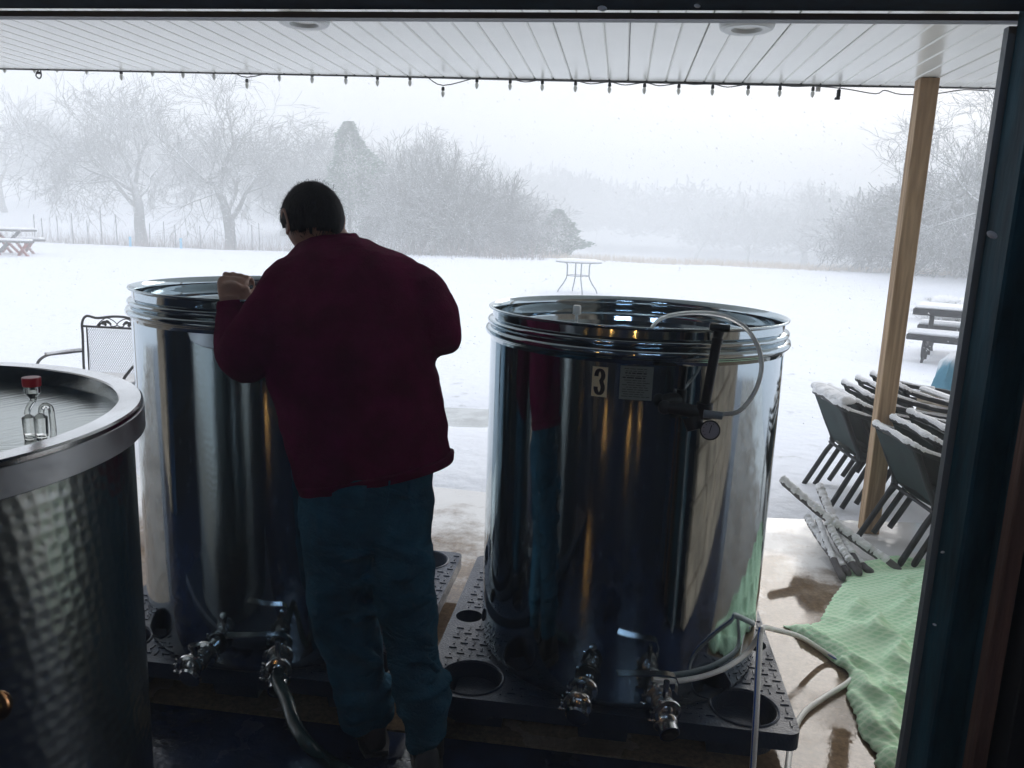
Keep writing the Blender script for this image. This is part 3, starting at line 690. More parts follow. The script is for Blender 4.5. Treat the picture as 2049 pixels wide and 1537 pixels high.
pallet(.035, 2.745, 'wet black pallet with round corner holes under the tank marked 3')
pallet(-1.195, 2.75, 'black pallet under the tank the man leans over')
q = MB(); q.box((0, 0, .025), (1.2, 1.15, .05), ch=.01); o = q.build('base_board', M_black, None); o.location = (TF[0], TF[1], 0); tag(o, 'low black base board under the swirl patterned tank', 'base board')

# ------------------------------------------------------------------ pump, hoses, airlocks
def pump():
    top = at(1440, 655, 2.17); bot = at(1410, 815, 2.17)
    t = thing('hand_pump', 'black hand pump with round gauge hanging on the tank marked 3', 'pump', (top.x, 2.17, bot.z), parts_in_world=True)
    ax = (top - bot).normalized(); Lh = (top - bot).length
    q = MB(); q.lathe([(.013, 0), (.0135, Lh * .80), (.015, Lh * .81), (.015, Lh * .86), (.012, Lh * .88), (.012, Lh * .93)], 20, c=bot, axis=ax); q.build('barrel', M_rubber, t)
    q = MB(); q.tube([top + Vector((-.026, 0, 0)), top + Vector((.026, 0, -.002))], .0095, 12); q.lathe([(.012, -.03), (.015, -.01), (.001, -.006)], 14, c=top, axis=ax); q.build('handle', M_rubber, t)
    q = MB(); p = bot
    q.tube([p + Vector((0, 0, .012)), p + Vector((0, 0, -.03))], .022, 16); q.tube([p + Vector((-.10, .02, -.012)), p + Vector((-.055, .01, -.012)), p + Vector((.0, 0, -.02))], [.014, .019, .019], 14)
    q.blob(p + Vector((-.105, .02, -.012)), (.02, .016, .02)); q.tube([p + Vector((-.03, 0, -.03)), p + Vector((-.02, -.01, -.062))], [.028, .024], 14)
    q.build('valve_block', M_rubber, t)
    g = at(1421, 861, 2.13)
    q = MB(); d = (CAM - g).normalized(); q.lathe([(.001, -.025), (.024, -.025), (.027, -.012), (.027, .0), (.024, .002), (.023, -.001)], 28, c=g, axis=d); gb = q.build('gauge', M_rubber, t)
    q = MB(); q.lathe([(.0235, -.001), (.0225, .0012), (.001, .0014)], 28, c=g, axis=d); q.build('dial', M_gauge, gb, loc=(0, 0, 0))
    q = MB(); n1 = g + d * .003; q.tube([n1 + Vector((-.002, 0, -.008)), n1 + Vector((.003, 0, .014))], .0012, 5)
    for k in range(9):
        a = math.radians(-130 + k * 32); e1 = n1 + RIGHT * math.sin(a) * .017 + UP * math.cos(a) * .017; e2 = n1 + RIGHT * math.sin(a) * .020 + UP * math.cos(a) * .020; q.tube([e1, e2], .0008, 4)
    q.build('needle', M_ink, gb, loc=(0, 0, 0))
    q = MB(); q.tube([at(1408, 828, 2.12), at(1445, 832, 2.12)], .011, 14); q.build('hose_clamp', M_brass if False else M_silvertube, t)
    q = MB(); q.tube([(top.x, 2.19, T3TOP - .06), (top.x, 2.19, T3TOP + .008), (top.x, 2.26, T3TOP + .012), (top.x, 2.27, T3TOP - .05)], .005, 6); q.build('hook', M_rubber, t)
    return t
pump()
pts = [at(1447, 829, 2.12), at(1480, 822, 2.11), at(1510, 785, 2.14), at(1524, 735, 2.17), at(1515, 690, 2.2), at(1487, 652, 2.24), at(1440, 630, 2.3), at(1385, 626, 2.4), at(1335, 633, 2.45), at(1308, 650, 2.45), at(1300, 680, 2.5), at(1300, 712, 2.55)]
q = MB(); q.tube(spline(pts, 6), .0062, 10); tag(q.build('air_hose', M_hose), 'thin clear hose looping from the pump over the tank rim', 'hose')

def airlock_small():
    p = at(1153, 650, 3.0); t = thing('white_bung', 'white cap on a thin stem inside the tank marked 3', 'bung', (p.x, 3.0, T3TOP - .16))
    z = at(1153, 615, 3.0).z - (T3TOP - .16)
    q = MB(); q.lathe([(.010, z - .028), (.016, z - .024), (.0155, z + .002), (.012, z + .008), (.001, z + .008)], 20); q.build('cap', M_white, t)
    q = MB(); q.tube([(0, 0, 0), (0, 0, z - .026)], .006, 10); q.build('stem', M_white, t)
airlock_small()
def airlock_s():
    # S-shaped fermentation airlock standing in the lid of the near tank
    Y = 1.36
    def P(px, py, dy=0): return at(px, py, Y + dy)
    base = P(85, 905); t = thing('fermentation_airlock', 'clear S shaped airlock with a red cap in the swirl patterned tank', 'airlock', (base.x, Y, TFTOP - .19), parts_in_world=True)
    c = P(63, 763); sc_ = Y / 1600 * 1.22
    q = MB(); q.lathe([(.0001, .008), (15.3 * sc_, .008), (16 * sc_, .006), (15.5 * sc_, -.009), (.001, -.009)], 24, c=c); q.build('cap', M_redcap, t)
    q = MB(); q.lathe([(13 * sc_, -.009), (13.5 * sc_, -.022), (5 * sc_, -.033), (4.5 * sc_, -.038)], 24, c=c); q.build('cup', M_clear, t)
    # left column with bulb
    q = MB(); q.tube(spline([P(67, 790), P(67, 800), P(57, 817), P(54, 829)], 5), 5.0 * sc_, 14); q.build('neck', M_clear, t)
    q = MB(); a = P(57, 835); b_ = P(61, 876); q.tube([a + (a - b_).normalized() * .006, a, b_, b_ + (b_ - a).normalized() * .009], [.003, 11.5 * sc_, 10.5 * sc_, .004], 20); q.build('chamber', M_clear, t)
    q = MB(); a = P(81, 835, -.012); b_ = P(84, 872, -.012); q.tube([a + (a - b_).normalized() * .008, a, b_, b_ + (b_ - a).normalized() * .009], [.004, 12 * sc_, 11 * sc_, .004], 20); q.build('chamber', M_clear, t)
    q = MB(); q.tube(spline([P(62, 880), P(68, 889), P(77, 889), P(84, 879)], 5), 5 * sc_, 12); q.build('trap_bend', M_clear, t)
    q = MB(); q.tube(spline([P(82, 829), P(84, 815), P(92, 811), P(101, 817), P(104, 835), P(107, 862), P(105, 885), P(94, 896), P(86, 905), P(85, 935)], 5), 5.2 * sc_, 12); q.build('outlet_tube', M_clear, t)
    # liquid level
    for px, py, dy in ((59, 868, 0), (83, 868, -.012)):
        q = MB(); q.lathe([(.0001, 0), (9.5 * sc_, .0), (9 * sc_, -.012), (.004, -.016)], 18, c=P(px, py, dy)); q.build('liquid', M_silvertube if False else M_clear, t)
airlock_s()

def hose_water():
    t = thing('water_hose', 'white hose with blue stripe running round the numbered tank to the green cloth', 'hose', (0, 0, 0))
    a = []
    # strand one: floor -> up over the pallet corner -> round the tank base
    A = [onz(1500, 1600, .01), onz(1506, 1540, .05), at(1512, 1440, 2.2), at(1517, 1340, 2.3), at(1521, 1272, 2.4), at(1527, 1256, 2.45), at(1545, 1259, 2.5)]
    B = [onz(1545, 1259, .20), onz(1600, 1274, .12), onz(1650, 1305, .03), onz(1690, 1330, .014), onz(1706, 1350, .014), onz(1696, 1366, .014), onz(1650, 1395, .014), onz(1610, 1425, .014), onz(1588, 1465, .012), onz(1578, 1520, .012), onz(1570, 1600, .012)]
    C_ = [at(1527, 1257, 2.44), oncyl(1500, 1300, T3, .506), oncyl(1460, 1332, T3, .500), oncyl(1415, 1350, T3, .498), oncyl(1370, 1360, T3, .498), oncyl(1335, 1362, T3, .498), oncyl(1305, 1358, T3, .498)]
    for pts in (A[:-1] + [onz(1545, 1259, .20)], B, ):
        q = MB(); q.tube(spline(pts, 7), .0095, 12); q.build('hose_run', M_white, t)
        q = MB(); sp = spline(pts, 7); q.tube([p + Vector((-.006, -.0045, .0045)) for p in sp], .0028, 6); q.build('blue_stripe', M_bstripe, t)
    # keep strand three off the tank wall
    pts = []
    for p in C_:
        d = Vector((p.x - T3[0], p.y - T3[1], 0))
        if d.length < .500: d = d.normalized() * .500; p = Vector((T3[0] + d.x, T3[1] + d.y, p.z))
        pts.append(p)
    q = MB(); q.tube(spline(pts, 7), .0085, 12); q.build('hose_run', M_white, t)
M_bstripe = mat('blue_stripe', (.02, .13, .5), .4)
hose_water()
# transfer hose on the second tank
s0 = vo + vd * .15 + Vector((0, 0, -.02))
pts = [vo + vd * .12, s0, at(573, 1400, 2.03), at(590, 1450, 1.95), at(622, 1495, 1.9), onz(675, 1535, .022), onz(760, 1580, .022), onz(860, 1640, .022)]
q = MB(); sp = spline(pts, 10); q.tube(sp, [.019 + .0012 * (i % 2) for i in range(len(sp))], 14); tag(q.build('transfer_hose', M_darkhose), 'dark ribbed hose running from the second tank valve past the man', 'hose')

# ------------------------------------------------------------------ green cloth
def cloth():
    O = [(1562, 1250), (1600, 1256), (1640, 1243), (1652, 1215), (1668, 1192), (1690, 1160), (1698, 1142), (1712, 1130), (1732, 1134), (1760, 1130), (1800, 1133), (1835, 1136), (1880, 1150), (1930, 1200), (1960, 1300), (1950, 1400), (1930, 1560), (1840, 1600), (1780, 1570), (1742, 1530), (1748, 1512), (1718, 1470), (1702, 1420), (1692, 1392), (1694, 1350), (1650, 1316), (1605, 1282)]
    out = [onz(x, y, .004) for x, y in O]
    poly = []
    for i in range(len(out)):
        a, b_ = out[i], out[(i + 1) % len(out)]; n = max(2, int((b_ - a).length / .014))
        for k in range(n):
            p = a.lerp(b_, k / n); w_ = .004 * math.sin(k * 1.9 + i); poly.append(Vector((p.x + w_, p.y - w_)))
    def inside(x, y):
        c = False; j = len(poly) - 1
        for i in range(len(poly)):
            if (poly[i].y > y) != (poly[j].y > y) and x < (poly[j].x - poly[i].x) * (y - poly[i].y) / (poly[j].y - poly[i].y) + poly[i].x: c = not c
            j = i
        return c
    P2 = np.array([(p.x, p.y) for p in poly]); pts = list(poly)
    lo, hi = P2.min(0), P2.max(0); s_ = .0125
    for gx in np.arange(lo[0], hi[0], s_):
        for gy in np.arange(lo[1], hi[1], s_):
            x, y = gx + random.uniform(-.003, .003), gy + random.uniform(-.003, .003)
            if inside(x, y) and np.hypot(*(P2 - (x, y)).T).min() > s_ * .55: pts.append(Vector((x, y)))
    ne = len(poly)
    vs, es, fs, *_ = geometry.delaunay_2d_cdt(pts, [(i, (i + 1) % ne) for i in range(ne)], [], 1, 1e-5)
    X = np.array([(v.x, v.y) for v in vs])
    de = np.array([np.hypot(*(P2 - p).T).min() for p in X])
    # folds: ridges along lines given on the floor (px), with height and width
    folds = [((1585, 1262), (1690, 1338), .04, .018), ((1600, 1262), (1800, 1400), .05, .02), ((1690, 1200), (1830, 1400), .06, .035), ((1690, 1340), (1805, 1500), .07, .03), ((1730, 1345), (1850, 1500), .055, .025), ((1790, 1180), (1860, 1400), .05, .045), ((1700, 1400), (1790, 1530), .05, .03), ((1700, 1140), (1900, 1150), .07, .03), ((1750, 1515), (1800, 1560), .06, .05), ((1880, 1150), (1900, 1450), .12, .10), ((1640, 1240), (1760, 1300), .03, .04)]
    z = np.zeros(len(X))
    for a, b_, hh, ww in folds:
        a = onz(*a); b_ = onz(*b_); a = np.array((a.x, a.y)); d = np.array((b_.x, b_.y)) - a; L2 = d @ d
        t_ = np.clip(((X - a) @ d) / L2, 0, 1); c = a + t_[:, None] * d; nrm = np.array((-d[1], d[0])) / math.sqrt(L2)
        sd = (X - c) @ nrm + .01 * np.sin(t_ * 9 + hh * 90); dist = np.hypot(sd, np.hypot(*(X - c - ((X - c) @ nrm)[:, None] * nrm).T))
        hump = np.exp(-(dist / ww) ** 2) * np.where(sd > 0, 1, .75); z = np.maximum(z, hh * hump * (.6 + .4 * np.sin(t_ * PI)))
    z = z + .010 * (1 + gnoise(X[:, 0], X[:, 1], 16, 5))  + .04 * smoothstep(de / .25)
    z = .004 + z * smoothstep(de / .03 + .12)
    xy = X.copy(); xy[:, 0] += .3 * z * np.sin(X[:, 1] * 30)
    me = bpy.data.meshes.new('green_cloth'); me.from_pydata([(x, y, h) for (x, y), h in zip(xy, z)], [], [tuple(f) for f in fs]); me.update()
    uv = me.uv_layers.new(name='UVMap')
    ca, sa = math.cos(.25), math.sin(.25)
    for l in me.loops:
        x, y = X[l.vertex_index]; h = z[l.vertex_index]; uv.data[l.index].uv = ((x + h * .5) * ca - y * sa, x * sa + y * ca + h * .8)
    for p in me.polygons:
        if p.normal.z < 0: p.flip()
    o = link('green_cloth', me, M_cloth, smooth=180)
    sm = o.modifiers.new('soft', 'SMOOTH'); sm.iterations = 3; sm.factor = .5
    sd = o.modifiers.new('thick', 'SOLIDIFY'); sd.thickness = .003
    tag(o, 'light green patterned cloth crumpled on the wet concrete by the door', 'cloth')
cloth()

# ------------------------------------------------------------------ poles
POLES = [((1562, 958, .33), (1802, 1142, .03), .021), ((1638, 972, .27), (1720, 1140, .03), .021), ((1614, 1035, .12), (1700, 1150, .02), .018), ((1634, 1030, .14), (1688, 1160, .02), .017), ((1660, 1055, .10), (1745, 1148, .025), .019), ((1655, 1045, .17), (1722, 1150, .03), .018)]
PL = ['longest snow dusted pole, on top of the pile beside the post', 'thick snow capped pole in front of the left chair stack', 'short pole at the outer left of the snowy pole pile', 'pole lying second from the outer left of the pole pile', 'pole whose end runs under the green cloth, low in the pile', 'pole in the middle of the snowy pole pile']
for i, (a, b_, r) in enumerate(POLES):
    pa, pb = onz(*a), onz(*b_); t = thing('wooden_pole', PL[i], 'pole', (0, 0, 0), group='snowy poles piled beside the post')
    n = 26; path = [pa.lerp(pb, k / n) + Vector((0, 0, -.02 * math.sin(PI * k / n))) for k in range(n + 1)]
    q = MB(); q.tube(path, [r * (.55 if k_ in (0, n) else 1) * (1 + .05 * math.sin(k_ * 1.7 + i)) for k_ in range(n + 1)], 14); q.build('shaft', M_graywood, t, smooth=180)
    q = MB(); cut = int(n * random.uniform(.72, .95)); pf = [p for a2, b2 in zip(path[:cut], path[1:cut + 1]) for p in (a2, a2.lerp(b2, .33), a2.lerp(b2, .66))]; q.tube([p + Vector((0, random.uniform(-.004, .001), r * .38)) for p in pf], [r * (.5 if k_ in (0, len(pf) - 1) else random.uniform(.84, 1.16)) for k_ in range(len(pf))], 12); q.build('snow_cap', M_snowcap, t, smooth=180)

# ------------------------------------------------------------------ patio chairs
def patio_chair(label, group):
    t = thing('patio_chair', label, 'chair', group=group)
    W = .27
    loop = spline([(.44, -W, .40), (.42, -W, .50), (.36, -W, .535), (.15, -W, .56), (-.04, -W, .60), (-.115, -W + .03, .625), (-.145, -W + .10, .64), (-.15, 0, .645), (-.145, W - .10, .64), (-.115, W - .03, .625), (-.04, W, .60), (.15, W, .56), (.36, W, .535), (.42, W, .50), (.44, W, .40)], 5)
    q = MB(); q.tube(loop, .0145, 10, flat=(1, 1)); q.build('arm_rail', M_iron, t)
    for s_ in (-1, 1):
        q = MB(); q.tube(spline([(.44, s_ * W, .40), (.445, s_ * W, .2), (.46, s_ * W, 0)], 4), .0135, 10); q.build('leg', M_iron, t)
        q = MB(); q.tube(spline([(-.12, s_ * .21, .625), (-.05, s_ * .205, .47), (.01, s_ * .205, .33), (-.03, s_ * .21, .24), (-.15, s_ * .22, 0)], 5), .0145, 10, flat=(1, 1.2)); q.build('leg', M_iron, t)
    q = MB()
    rows = [(-.125, .61), (-.085, .53), (-.05, .46), (-.015, .39), (.01, .345)]
    q.loft([[(x, -.20, z), (x + .02, 0, z), (x, .20, z), (x - .006, .20, z), (x + .014, 0, z), (x - .006, -.20, z)] for x, z in rows]); q.build('back_sling', M_sling, t)
    q = MB(); rows = [(.01, .34), (.1, .325), (.22, .325), (.34, .335), (.42, .35)]
    q.loft([[(x, -.22, z), (x, 0, z - .015), (x, .22, z), (x, .22, z - .006), (x, 0, z - .021), (x, -.22, z - .006)] for x, z in rows]); q.build('seat_sling', M_sling, t)
    q = MB()
    for s_ in (-1, 1): q.tube([(.0, s_ * .225, .335), (.2, s_ * .235, .318), (.43, s_ * .25, .345)], .011, 8)
    q.tube([(.0, -.22, .315), (.0, .22, .315)], .010, 8); q.tube([(.43, -.25, .345), (.43, .25, .345)], .010, 8)
    q.build('seat_frame', M_iron, t)
    # snow lying on the rail
    cap = [p for p in loop if p.x < .3]
    cap = spline(cap, 3); q = MB(); q.tube([p + Vector((0, 0, .010 + .002 * math.sin(i * .31))) for i, p in enumerate(cap)], [(.0128 + .0016 * math.sin(i * .23 + 1) + .0012 * math.sin(i * .61) + random.uniform(-.0012, .0012)) * (1.2 if p.x < -.1 else .85) for i, p in enumerate(cap)], 8, caps=True); q.build('snow_cap', M_snowcap, t, smooth=180)
    return t
c0 = patio_chair('', 'patio chairs stacked behind the wooden post')
lab1 = ['bottom patio chair in the left stack behind the post', 'second patio chair up in the left stack behind the post', 'middle patio chair in the left stack of five', 'fourth patio chair up in the left stack behind the post', 'topmost patio chair in the left stack, rail thick with snow']
lab2 = ['bottom patio chair in the right stack, in front of the post', 'middle patio chair in the right stack in front of the post', 'topmost patio chair in the right stack, grey sling back showing']
def stack(n, px, py, y, rz, labs, group, first=None, step=(.055, 0, .045)):
    P = at(px, py, y)
    Rz = Matrix.Rotation(rz, 3, 'Z'); out = []
    # (px,py,y) is the rear rail of the lowest chair
    org = Vector((P.x, P.y, 0)) - Rz @ Vector((-.15, 0, 0))
    for k in range(n):
        o = first if (first is not None and k == 0) else copy_tree(c0)
        o.location = org + Rz @ Vector((step[0] * k, step[1] * k, step[2] * k)); o.rotation_euler = (0, 0, rz + (random.uniform(-.02, .02) if k else 0))
        o['label'] = labs[k]; o['group'] = group; out.append(o)
    return out
st1 = stack(5, 1650, 800, 4.88, .12, lab1, 'patio chairs in the left stack of five', c0, (.085, 0, .03))
st2 = stack(3, 1781, 872, 4.06, .12, lab2, 'patio chairs in the right stack of three', None, (.085, 0, .035))
# heavy snow on the leading rail of the left stack
q = MB(); P = st1[0]
for k in range(16):
    a = (k / 15 - .5); q.blob((-.14 + .03 * abs(a) * 2 + random.uniform(-.01, .01), a * .46, .672 + random.uniform(-.004, .01)), (.042, .03, .026), 10, 7)
    q.blob((-.10 + random.uniform(-.01, .01), a * .42, .672), (.05, .03, .022), 10, 7)
o = q.build('snow_heap', M_snowcap, P, smooth=180)
rm = o.modifiers.new('r', 'REMESH'); rm.mode = 'VOXEL'; rm.voxel_size = .006; rm.use_smooth_shade = True
q = MB(); q.box((.22, 0, .352), (.36, .40, .045), ch=.02); o = q.build('snow_on_seat', M_snowcap, st2[2], smooth=60)

# beige resin chair and blue covered thing behind
def resin_chair():
    p = at(1925, 960, 4.9); t = thing('resin_chair', 'beige plastic chair beyond the stacked chairs at the door edge', 'chair', (2.02, 4.85, 0), .2)
    q = MB(); rows = [(-.12, .23, .84), (-.115, .245, .80), (-.09, .25, .6), (-.05, .25, .42)]
    z0 = .84
    q.loft([[(-.16, -.18, .70), (-.16, .18, .70), (-.13, .18, .70), (-.13, -.18, .70)], [(-.15, -.22, .64), (-.15, .22, .64), (-.12, .22, .64), (-.12, -.22, .64)], [(-.13, -.235, .45), (-.13, .235, .45), (-.10, .235, .45), (-.10, -.235, .45)], [(-.08, -.235, .36), (-.08, .235, .36), (-.05, .235, .36), (-.05, -.235, .36)]])
    q.build('backrest', M_beige, t, bevel=.008)
    for k, z in enumerate((.64, .56, .48)):
        q = MB(); q.tube(spline([(-.17, -.20, z - .02), (-.18, 0, z + .02), (-.17, .20, z - .02)], 6), .009, 8); q.build('rib', M_beige, t)
    q = MB(); q.box((.13, 0, .37), (.44, .46, .03), ch=.01); q.build('seat', M_beige, t)
    for sx, sy in ((-.1, -.2), (-.1, .2), (.32, -.2), (.32, .2)):
        q = MB(); q.loft([[(sx + a * .02 - (.04 if sx < 0 else -.04), sy + b_ * .02, 0) for a, b_ in ((-1, -1), (1, -1), (1, 1), (-1, 1))], [(sx + a * .03, sy + b_ * .03, .36) for a, b_ in ((-1, -1), (1, -1), (1, 1), (-1, 1))]]); q.build('leg', M_beige, t, smooth=0)
    for s_ in (-1, 1):
        q = MB(); q.tube(spline([(-.12, s_ * .24, .56), (.1, s_ * .25, .54), (.3, s_ * .25, .53), (.34, s_ * .24, .36)], 5), .022, 10); q.build('armrest', M_beige, t)
    q = MB(); q.box((-.145, 0, .712), (.05, .37, .03), ch=.012); q.build('snow_cap', M_snowcap, t)
resin_chair()
def blue_cover():
    t = thing('covered_umbrella', 'blue tarp bundle dusted with snow behind the beige chair', 'tarp bundle', (2.42, 5.9, .03))
    q = MB(); rings = []
    for z, r in ((0, .16), (.15, .2), (.4, .19), (.6, .16), (.72, .13), (.8, .06)):
        rings.append([(r * (1 + .18 * math.sin(k * 2.4 + z * 6)) * math.cos(2 * PI * k / 20), r * (1 + .18 * math.sin(k * 2.4 + z * 6)) * math.sin(2 * PI * k / 20), z) for k in range(20)])
    q.loft(rings); q.build('tarp', M_bluecover, t, smooth=60)
    q = MB(); q.tube([(.2 * math.cos(a), .2 * math.sin(a), .45 + .02 * math.sin(3 * a)) for a in np.linspace(0, 2 * PI, 25)[:-1]], .006, 6, closed=True); q.build('rope', M_white, t)
blue_cover()

# ------------------------------------------------------------------ wrought iron chair at left
def iron_chair():
    t = thing('iron_chair', 'wrought iron garden chair with leaf scroll back behind the left tank', 'chair', (-3.35, 5.0, .03), 0.03)
    q = MB(); W = .27
    q.tube(spline([(-W, .08, .0), (-W - .01, .04, .3), (-W - .005, 0, .45), (-W + .01, -.01, .70), (-W + .02, -.02, .80), (-W + .055, -.02, .845), (-W + .13, -.02, .835), (-.03, -.02, .85), (.06, -.02, .85), (W - .13, -.02, .835), (W - .055, -.02, .845), (W - .02, -.02, .80), (W - .01, -.01, .70), (W + .005, 0, .45), (W + .01, .04, .3), (W, .08, .0)], 6), .0085, 8)
    q.build('back_frame', M_ironplain, t)
    q = MB(); q.tube([(-W + .018, -.02, .775), (W - .018, -.02, .775)], .0075, 8); q.tube([(-W + .05, -.02, .775), (-W + .035, -.005, .45)], .0055, 6); q.tube([(W - .05, -.02, .775), (W - .035, -.005, .45)], .0055, 6); q.build('rail', M_ironplain, t)
    for s_ in (-1, 1):
        q = MB(); q.tube(spline([(s_ * .15, -.02, .778), (s_ * .12, -.02, .81), (s_ * .075, -.02, .838), (s_ * .03, -.02, .825), (0, -.02, .80), (s_ * -.0 + s_ * .005, -.02, .79), (s_ * .03, -.02, .782), (s_ * .05, -.02, .792), (s_ * .04, -.02, .80)], 5), .0035, 6); q.build('scroll', M_ironplain, t)
        q = MB()
        for (u, v, r1, r2, an) in ((.125, .792, .018, .009, .8), (.095, .805, .022, .014, .3), (.085, .795, .012, .012, 0), (.065, .812, .018, .011, -.5), (.05, .802, .012, .008, -.9)):
            q.blob((s_ * u, -.02, v), (r1, .003, r2), 10, 6, Matrix.Rotation(an * s_, 3, 'Y'))
        q.build('leaf', M_ironplain, t)
    # expanded metal mesh of the back: diamond lattice
    def mesh_panel(x0, x1, z0, z1, f):
        q = MB(); s_ = .016; hgt = .024
        n = int((x1 - x0) / s_); m = int((z1 - z0) / hgt * 2)
        for i in range(n + 1):
            pts = []
            for j in range(m + 1):
                x = x0 + i * s_ + (s_ * .46 if (j % 2) else 0) ; z = z0 + j * hgt / 2
                pts.append(f(min(x, x1), z))
            q.tube(pts, .0016, 3, caps=False)
            pts = []
            for j in range(m + 1):
                x = x0 + i * s_ - (s_ * .46 if (j % 2) else 0); z = z0 + j * hgt / 2
                pts.append(f(max(x, x0), z))
            q.tube(pts, .0016, 3, caps=False)
        return q
    q = mesh_panel(-W + .05, W - .05, .45, .775, lambda x, z: (x, -.02 + (.775 - z) * .045, z)); tag(q.build('back_mesh', M_silvertube, t), kind='stuff')
    q = mesh_panel(-W + .02, W - .02, -.42, .0, lambda x, z: (x, z, .44)); tag(q.build('seat_mesh', M_silvertube, t), kind='stuff')
    q = MB(); q.tube([(-W + .01, 0, .44), (-W + .01, -.44, .44), (W - .01, -.44, .44), (W - .01, 0, .44)], .008, 8); q.build('seat_frame', M_ironplain, t)
    for s_ in (-1, 1):
        q = MB(); q.tube(spline([(s_ * W, 0, .60), (s_ * (W + .05), -.10, .60), (s_ * (W + .06), -.30, .61), (s_ * (W + .04), -.42, .56), (s_ * (W + .0), -.44, .44), (s_ * W, -.46, 0)], 6), .009, 8); q.build('armrest', M_ironplain, t)
        q = MB(); q.tube(spline([(s_ * W, -.02, .613), (s_ * (W + .05), -.10, .614), (s_ * (W + .06), -.30, .624)], 6), .0095, 8); q.build('snow_cap', M_snowcap, t)
    q = MB(); q.box((0, -.2, .456), (.44, .36, .02), ch=.009); q.build('snow_on_seat', M_snowcap, t)
iron_chair()

# ------------------------------------------------------------------ round table
def round_table():
    gx, gy = -.95, 18.6; gz = float(terr(gx, gy)); t = thing('round_table', 'round metal garden table topped with snow, alone on the lawn', 'table', (gx, gy, gz), .2)
    q = MB(); q.lathe([(.001, .70), (.52, .70), (.535, .705), (.535, .72), (.001, .72)], 48); q.build('tabletop', M_silvertube, t)
    q = MB(); q.lathe([(.001, .72), (.53, .72), (.52, .75), (.44, .775), (.001, .785)], 48); q.build('snow_cap', M_snowcap, t, smooth=180)
    for k in range(4):
        a = PI / 4 * 0 + k * PI / 2 + .1; c, s_ = math.cos(a), math.sin(a)
        q = MB(); q.tube(spline([(r * c, r * s_, z) for r, z in ((.34, .70), (.27, .66), (.26, .5), (.27, .36), (.34, .22), (.44, .08), (.47, 0))], 5), .014, 8); q.build('leg', M_silvertube, t)
    q = MB(); q.tube([(.265 * math.cos(a), .265 * math.sin(a), .40) for a in np.linspace(0, 2 * PI, 33)[:-1]], .008, 6, closed=True); q.build('brace_ring', M_silvertube, t)
round_table()

# ------------------------------------------------------------------ picnic tables
def picnic_red():
    gx, gy = -19.9, 23.0; gz = float(terr(gx, gy)); t = thing('picnic_table', 'red and grey wooden picnic table covered in snow on the far left', 'picnic table', (gx, gy, gz + .0), .06)
    q = MB(); q.box((0, 0, .745), (3.2, .78, .05), ch=.01); q.build('tabletop', M_graywood, t)
    q = MB(); q.box((0, 0, .80), (3.16, .74, .07), ch=.03); q.build('snow_cap', M_snowcap, t)
    for s_ in (-1, 1):
        L_ = 1.75 if s_ < 0 else 1.5
        q = MB(); q.box((.45 if s_ < 0 else 0, s_ * .78 + 0, .43), (2 * L_, .28, .05), ch=.01); q.build('bench', M_graywood, t)
        q = MB(); q.box((.45 if s_ < 0 else 0, s_ * .78, .49), (2 * L_ - .03, .27, .08), ch=.035); q.build('snow_cap', M_snowcap, t)
        for x in (-1.1, .25, 1.0, 1.9):
            if s_ > 0 and x > 1.5: continue
            for d in (-1, 1):
                q = MB(); y = s_ * .78
                q.loft([[(x - d * .17 + a, y + b_ + d * .02, 0) for a, b_ in ((-.045, -.03), (.045, -.03), (.045, .03), (-.045, .03))], [(x + d * .15 + a, y + b_ + d * .02, .41) for a, b_ in ((-.045, -.03), (.045, -.03), (.045, .03), (-.045, .03))]]); q.build('bench_leg', M_red, t, smooth=0)
    for x in (-1.0, .9):
        for d in (-1, 1):
            q = MB(); q.loft([[(x - d * .42 + a, b_ + d * .03, 0) for a, b_ in ((-.06, -.03), (.06, -.03), (.06, .03), (-.06, .03))], [(x + d * .36 + a, b_ + d * .03, .72) for a, b_ in ((-.06, -.03), (.06, -.03), (.06, .03), (-.06, .03))]]); q.build('table_leg', M_graywood if d > 0 else M_red, t, smooth=0)
picnic_red()
def picnic_black():
    gx, gy = 4.78, 10.9; gz = float(terr(gx, gy)) - .10; t = thing('picnic_table', 'black metal picnic table with snowy benches beyond the wooden post', 'picnic table', (gx, gy, gz), -.42)
    q = MB(); q.box((0, 0, .705), (1.85, .74, .085), ch=.012); q.build('tabletop', M_iron, t)
    q = MB(); q.box((0, 0, .765), (1.82, .71, .05), ch=.024); q.build('snow_cap', M_snowcap, t)
    for s_ in (-1, 1):
        q = MB(); q.box((0, s_ * .68, .42), (1.85, .26, .07), ch=.012); q.build('bench', M_iron, t)
        q = MB(); q.box((0, s_ * .68, .485), (1.84, .25, .065), ch=.03); q.build('snow_cap', M_snowcap, t)
    for x in (-.72, .72):
        for s_ in (-1, 1):
            q = MB(); q.tube(spline([(x, s_ * .14, .70), (x, s_ * .15, .40), (x, s_ * .20, .18), (x, s_ * .34, .0)], 6), .021, 8); q.build('table_leg', M_iron, t)
            q = MB(); q.tube(spline([(x, s_ * .60, .41), (x, s_ * .52, .30), (x, s_ * .58, .18), (x, s_ * .74, .10), (x, s_ * .80, .0)], 6), .017, 8); q.build('bench_leg', M_iron, t)
            q = MB(); q.tube(spline([(x, s_ * .76, .41), (x, s_ * .84, .3), (x, s_ * .78, .18), (x, s_ * .55, .12)], 6), .015, 8); q.build('bench_leg', M_iron, t)
        q = MB(); q.tube([(x, -.6, .30), (x, .6, .30)], .022, 8); q.build('cross_bar', M_iron, t)
    q = MB(); q.tube([(-.72, 0, .30), (.72, 0, .30)], .02, 8); q.build('cross_bar', M_iron, t)
picnic_black()

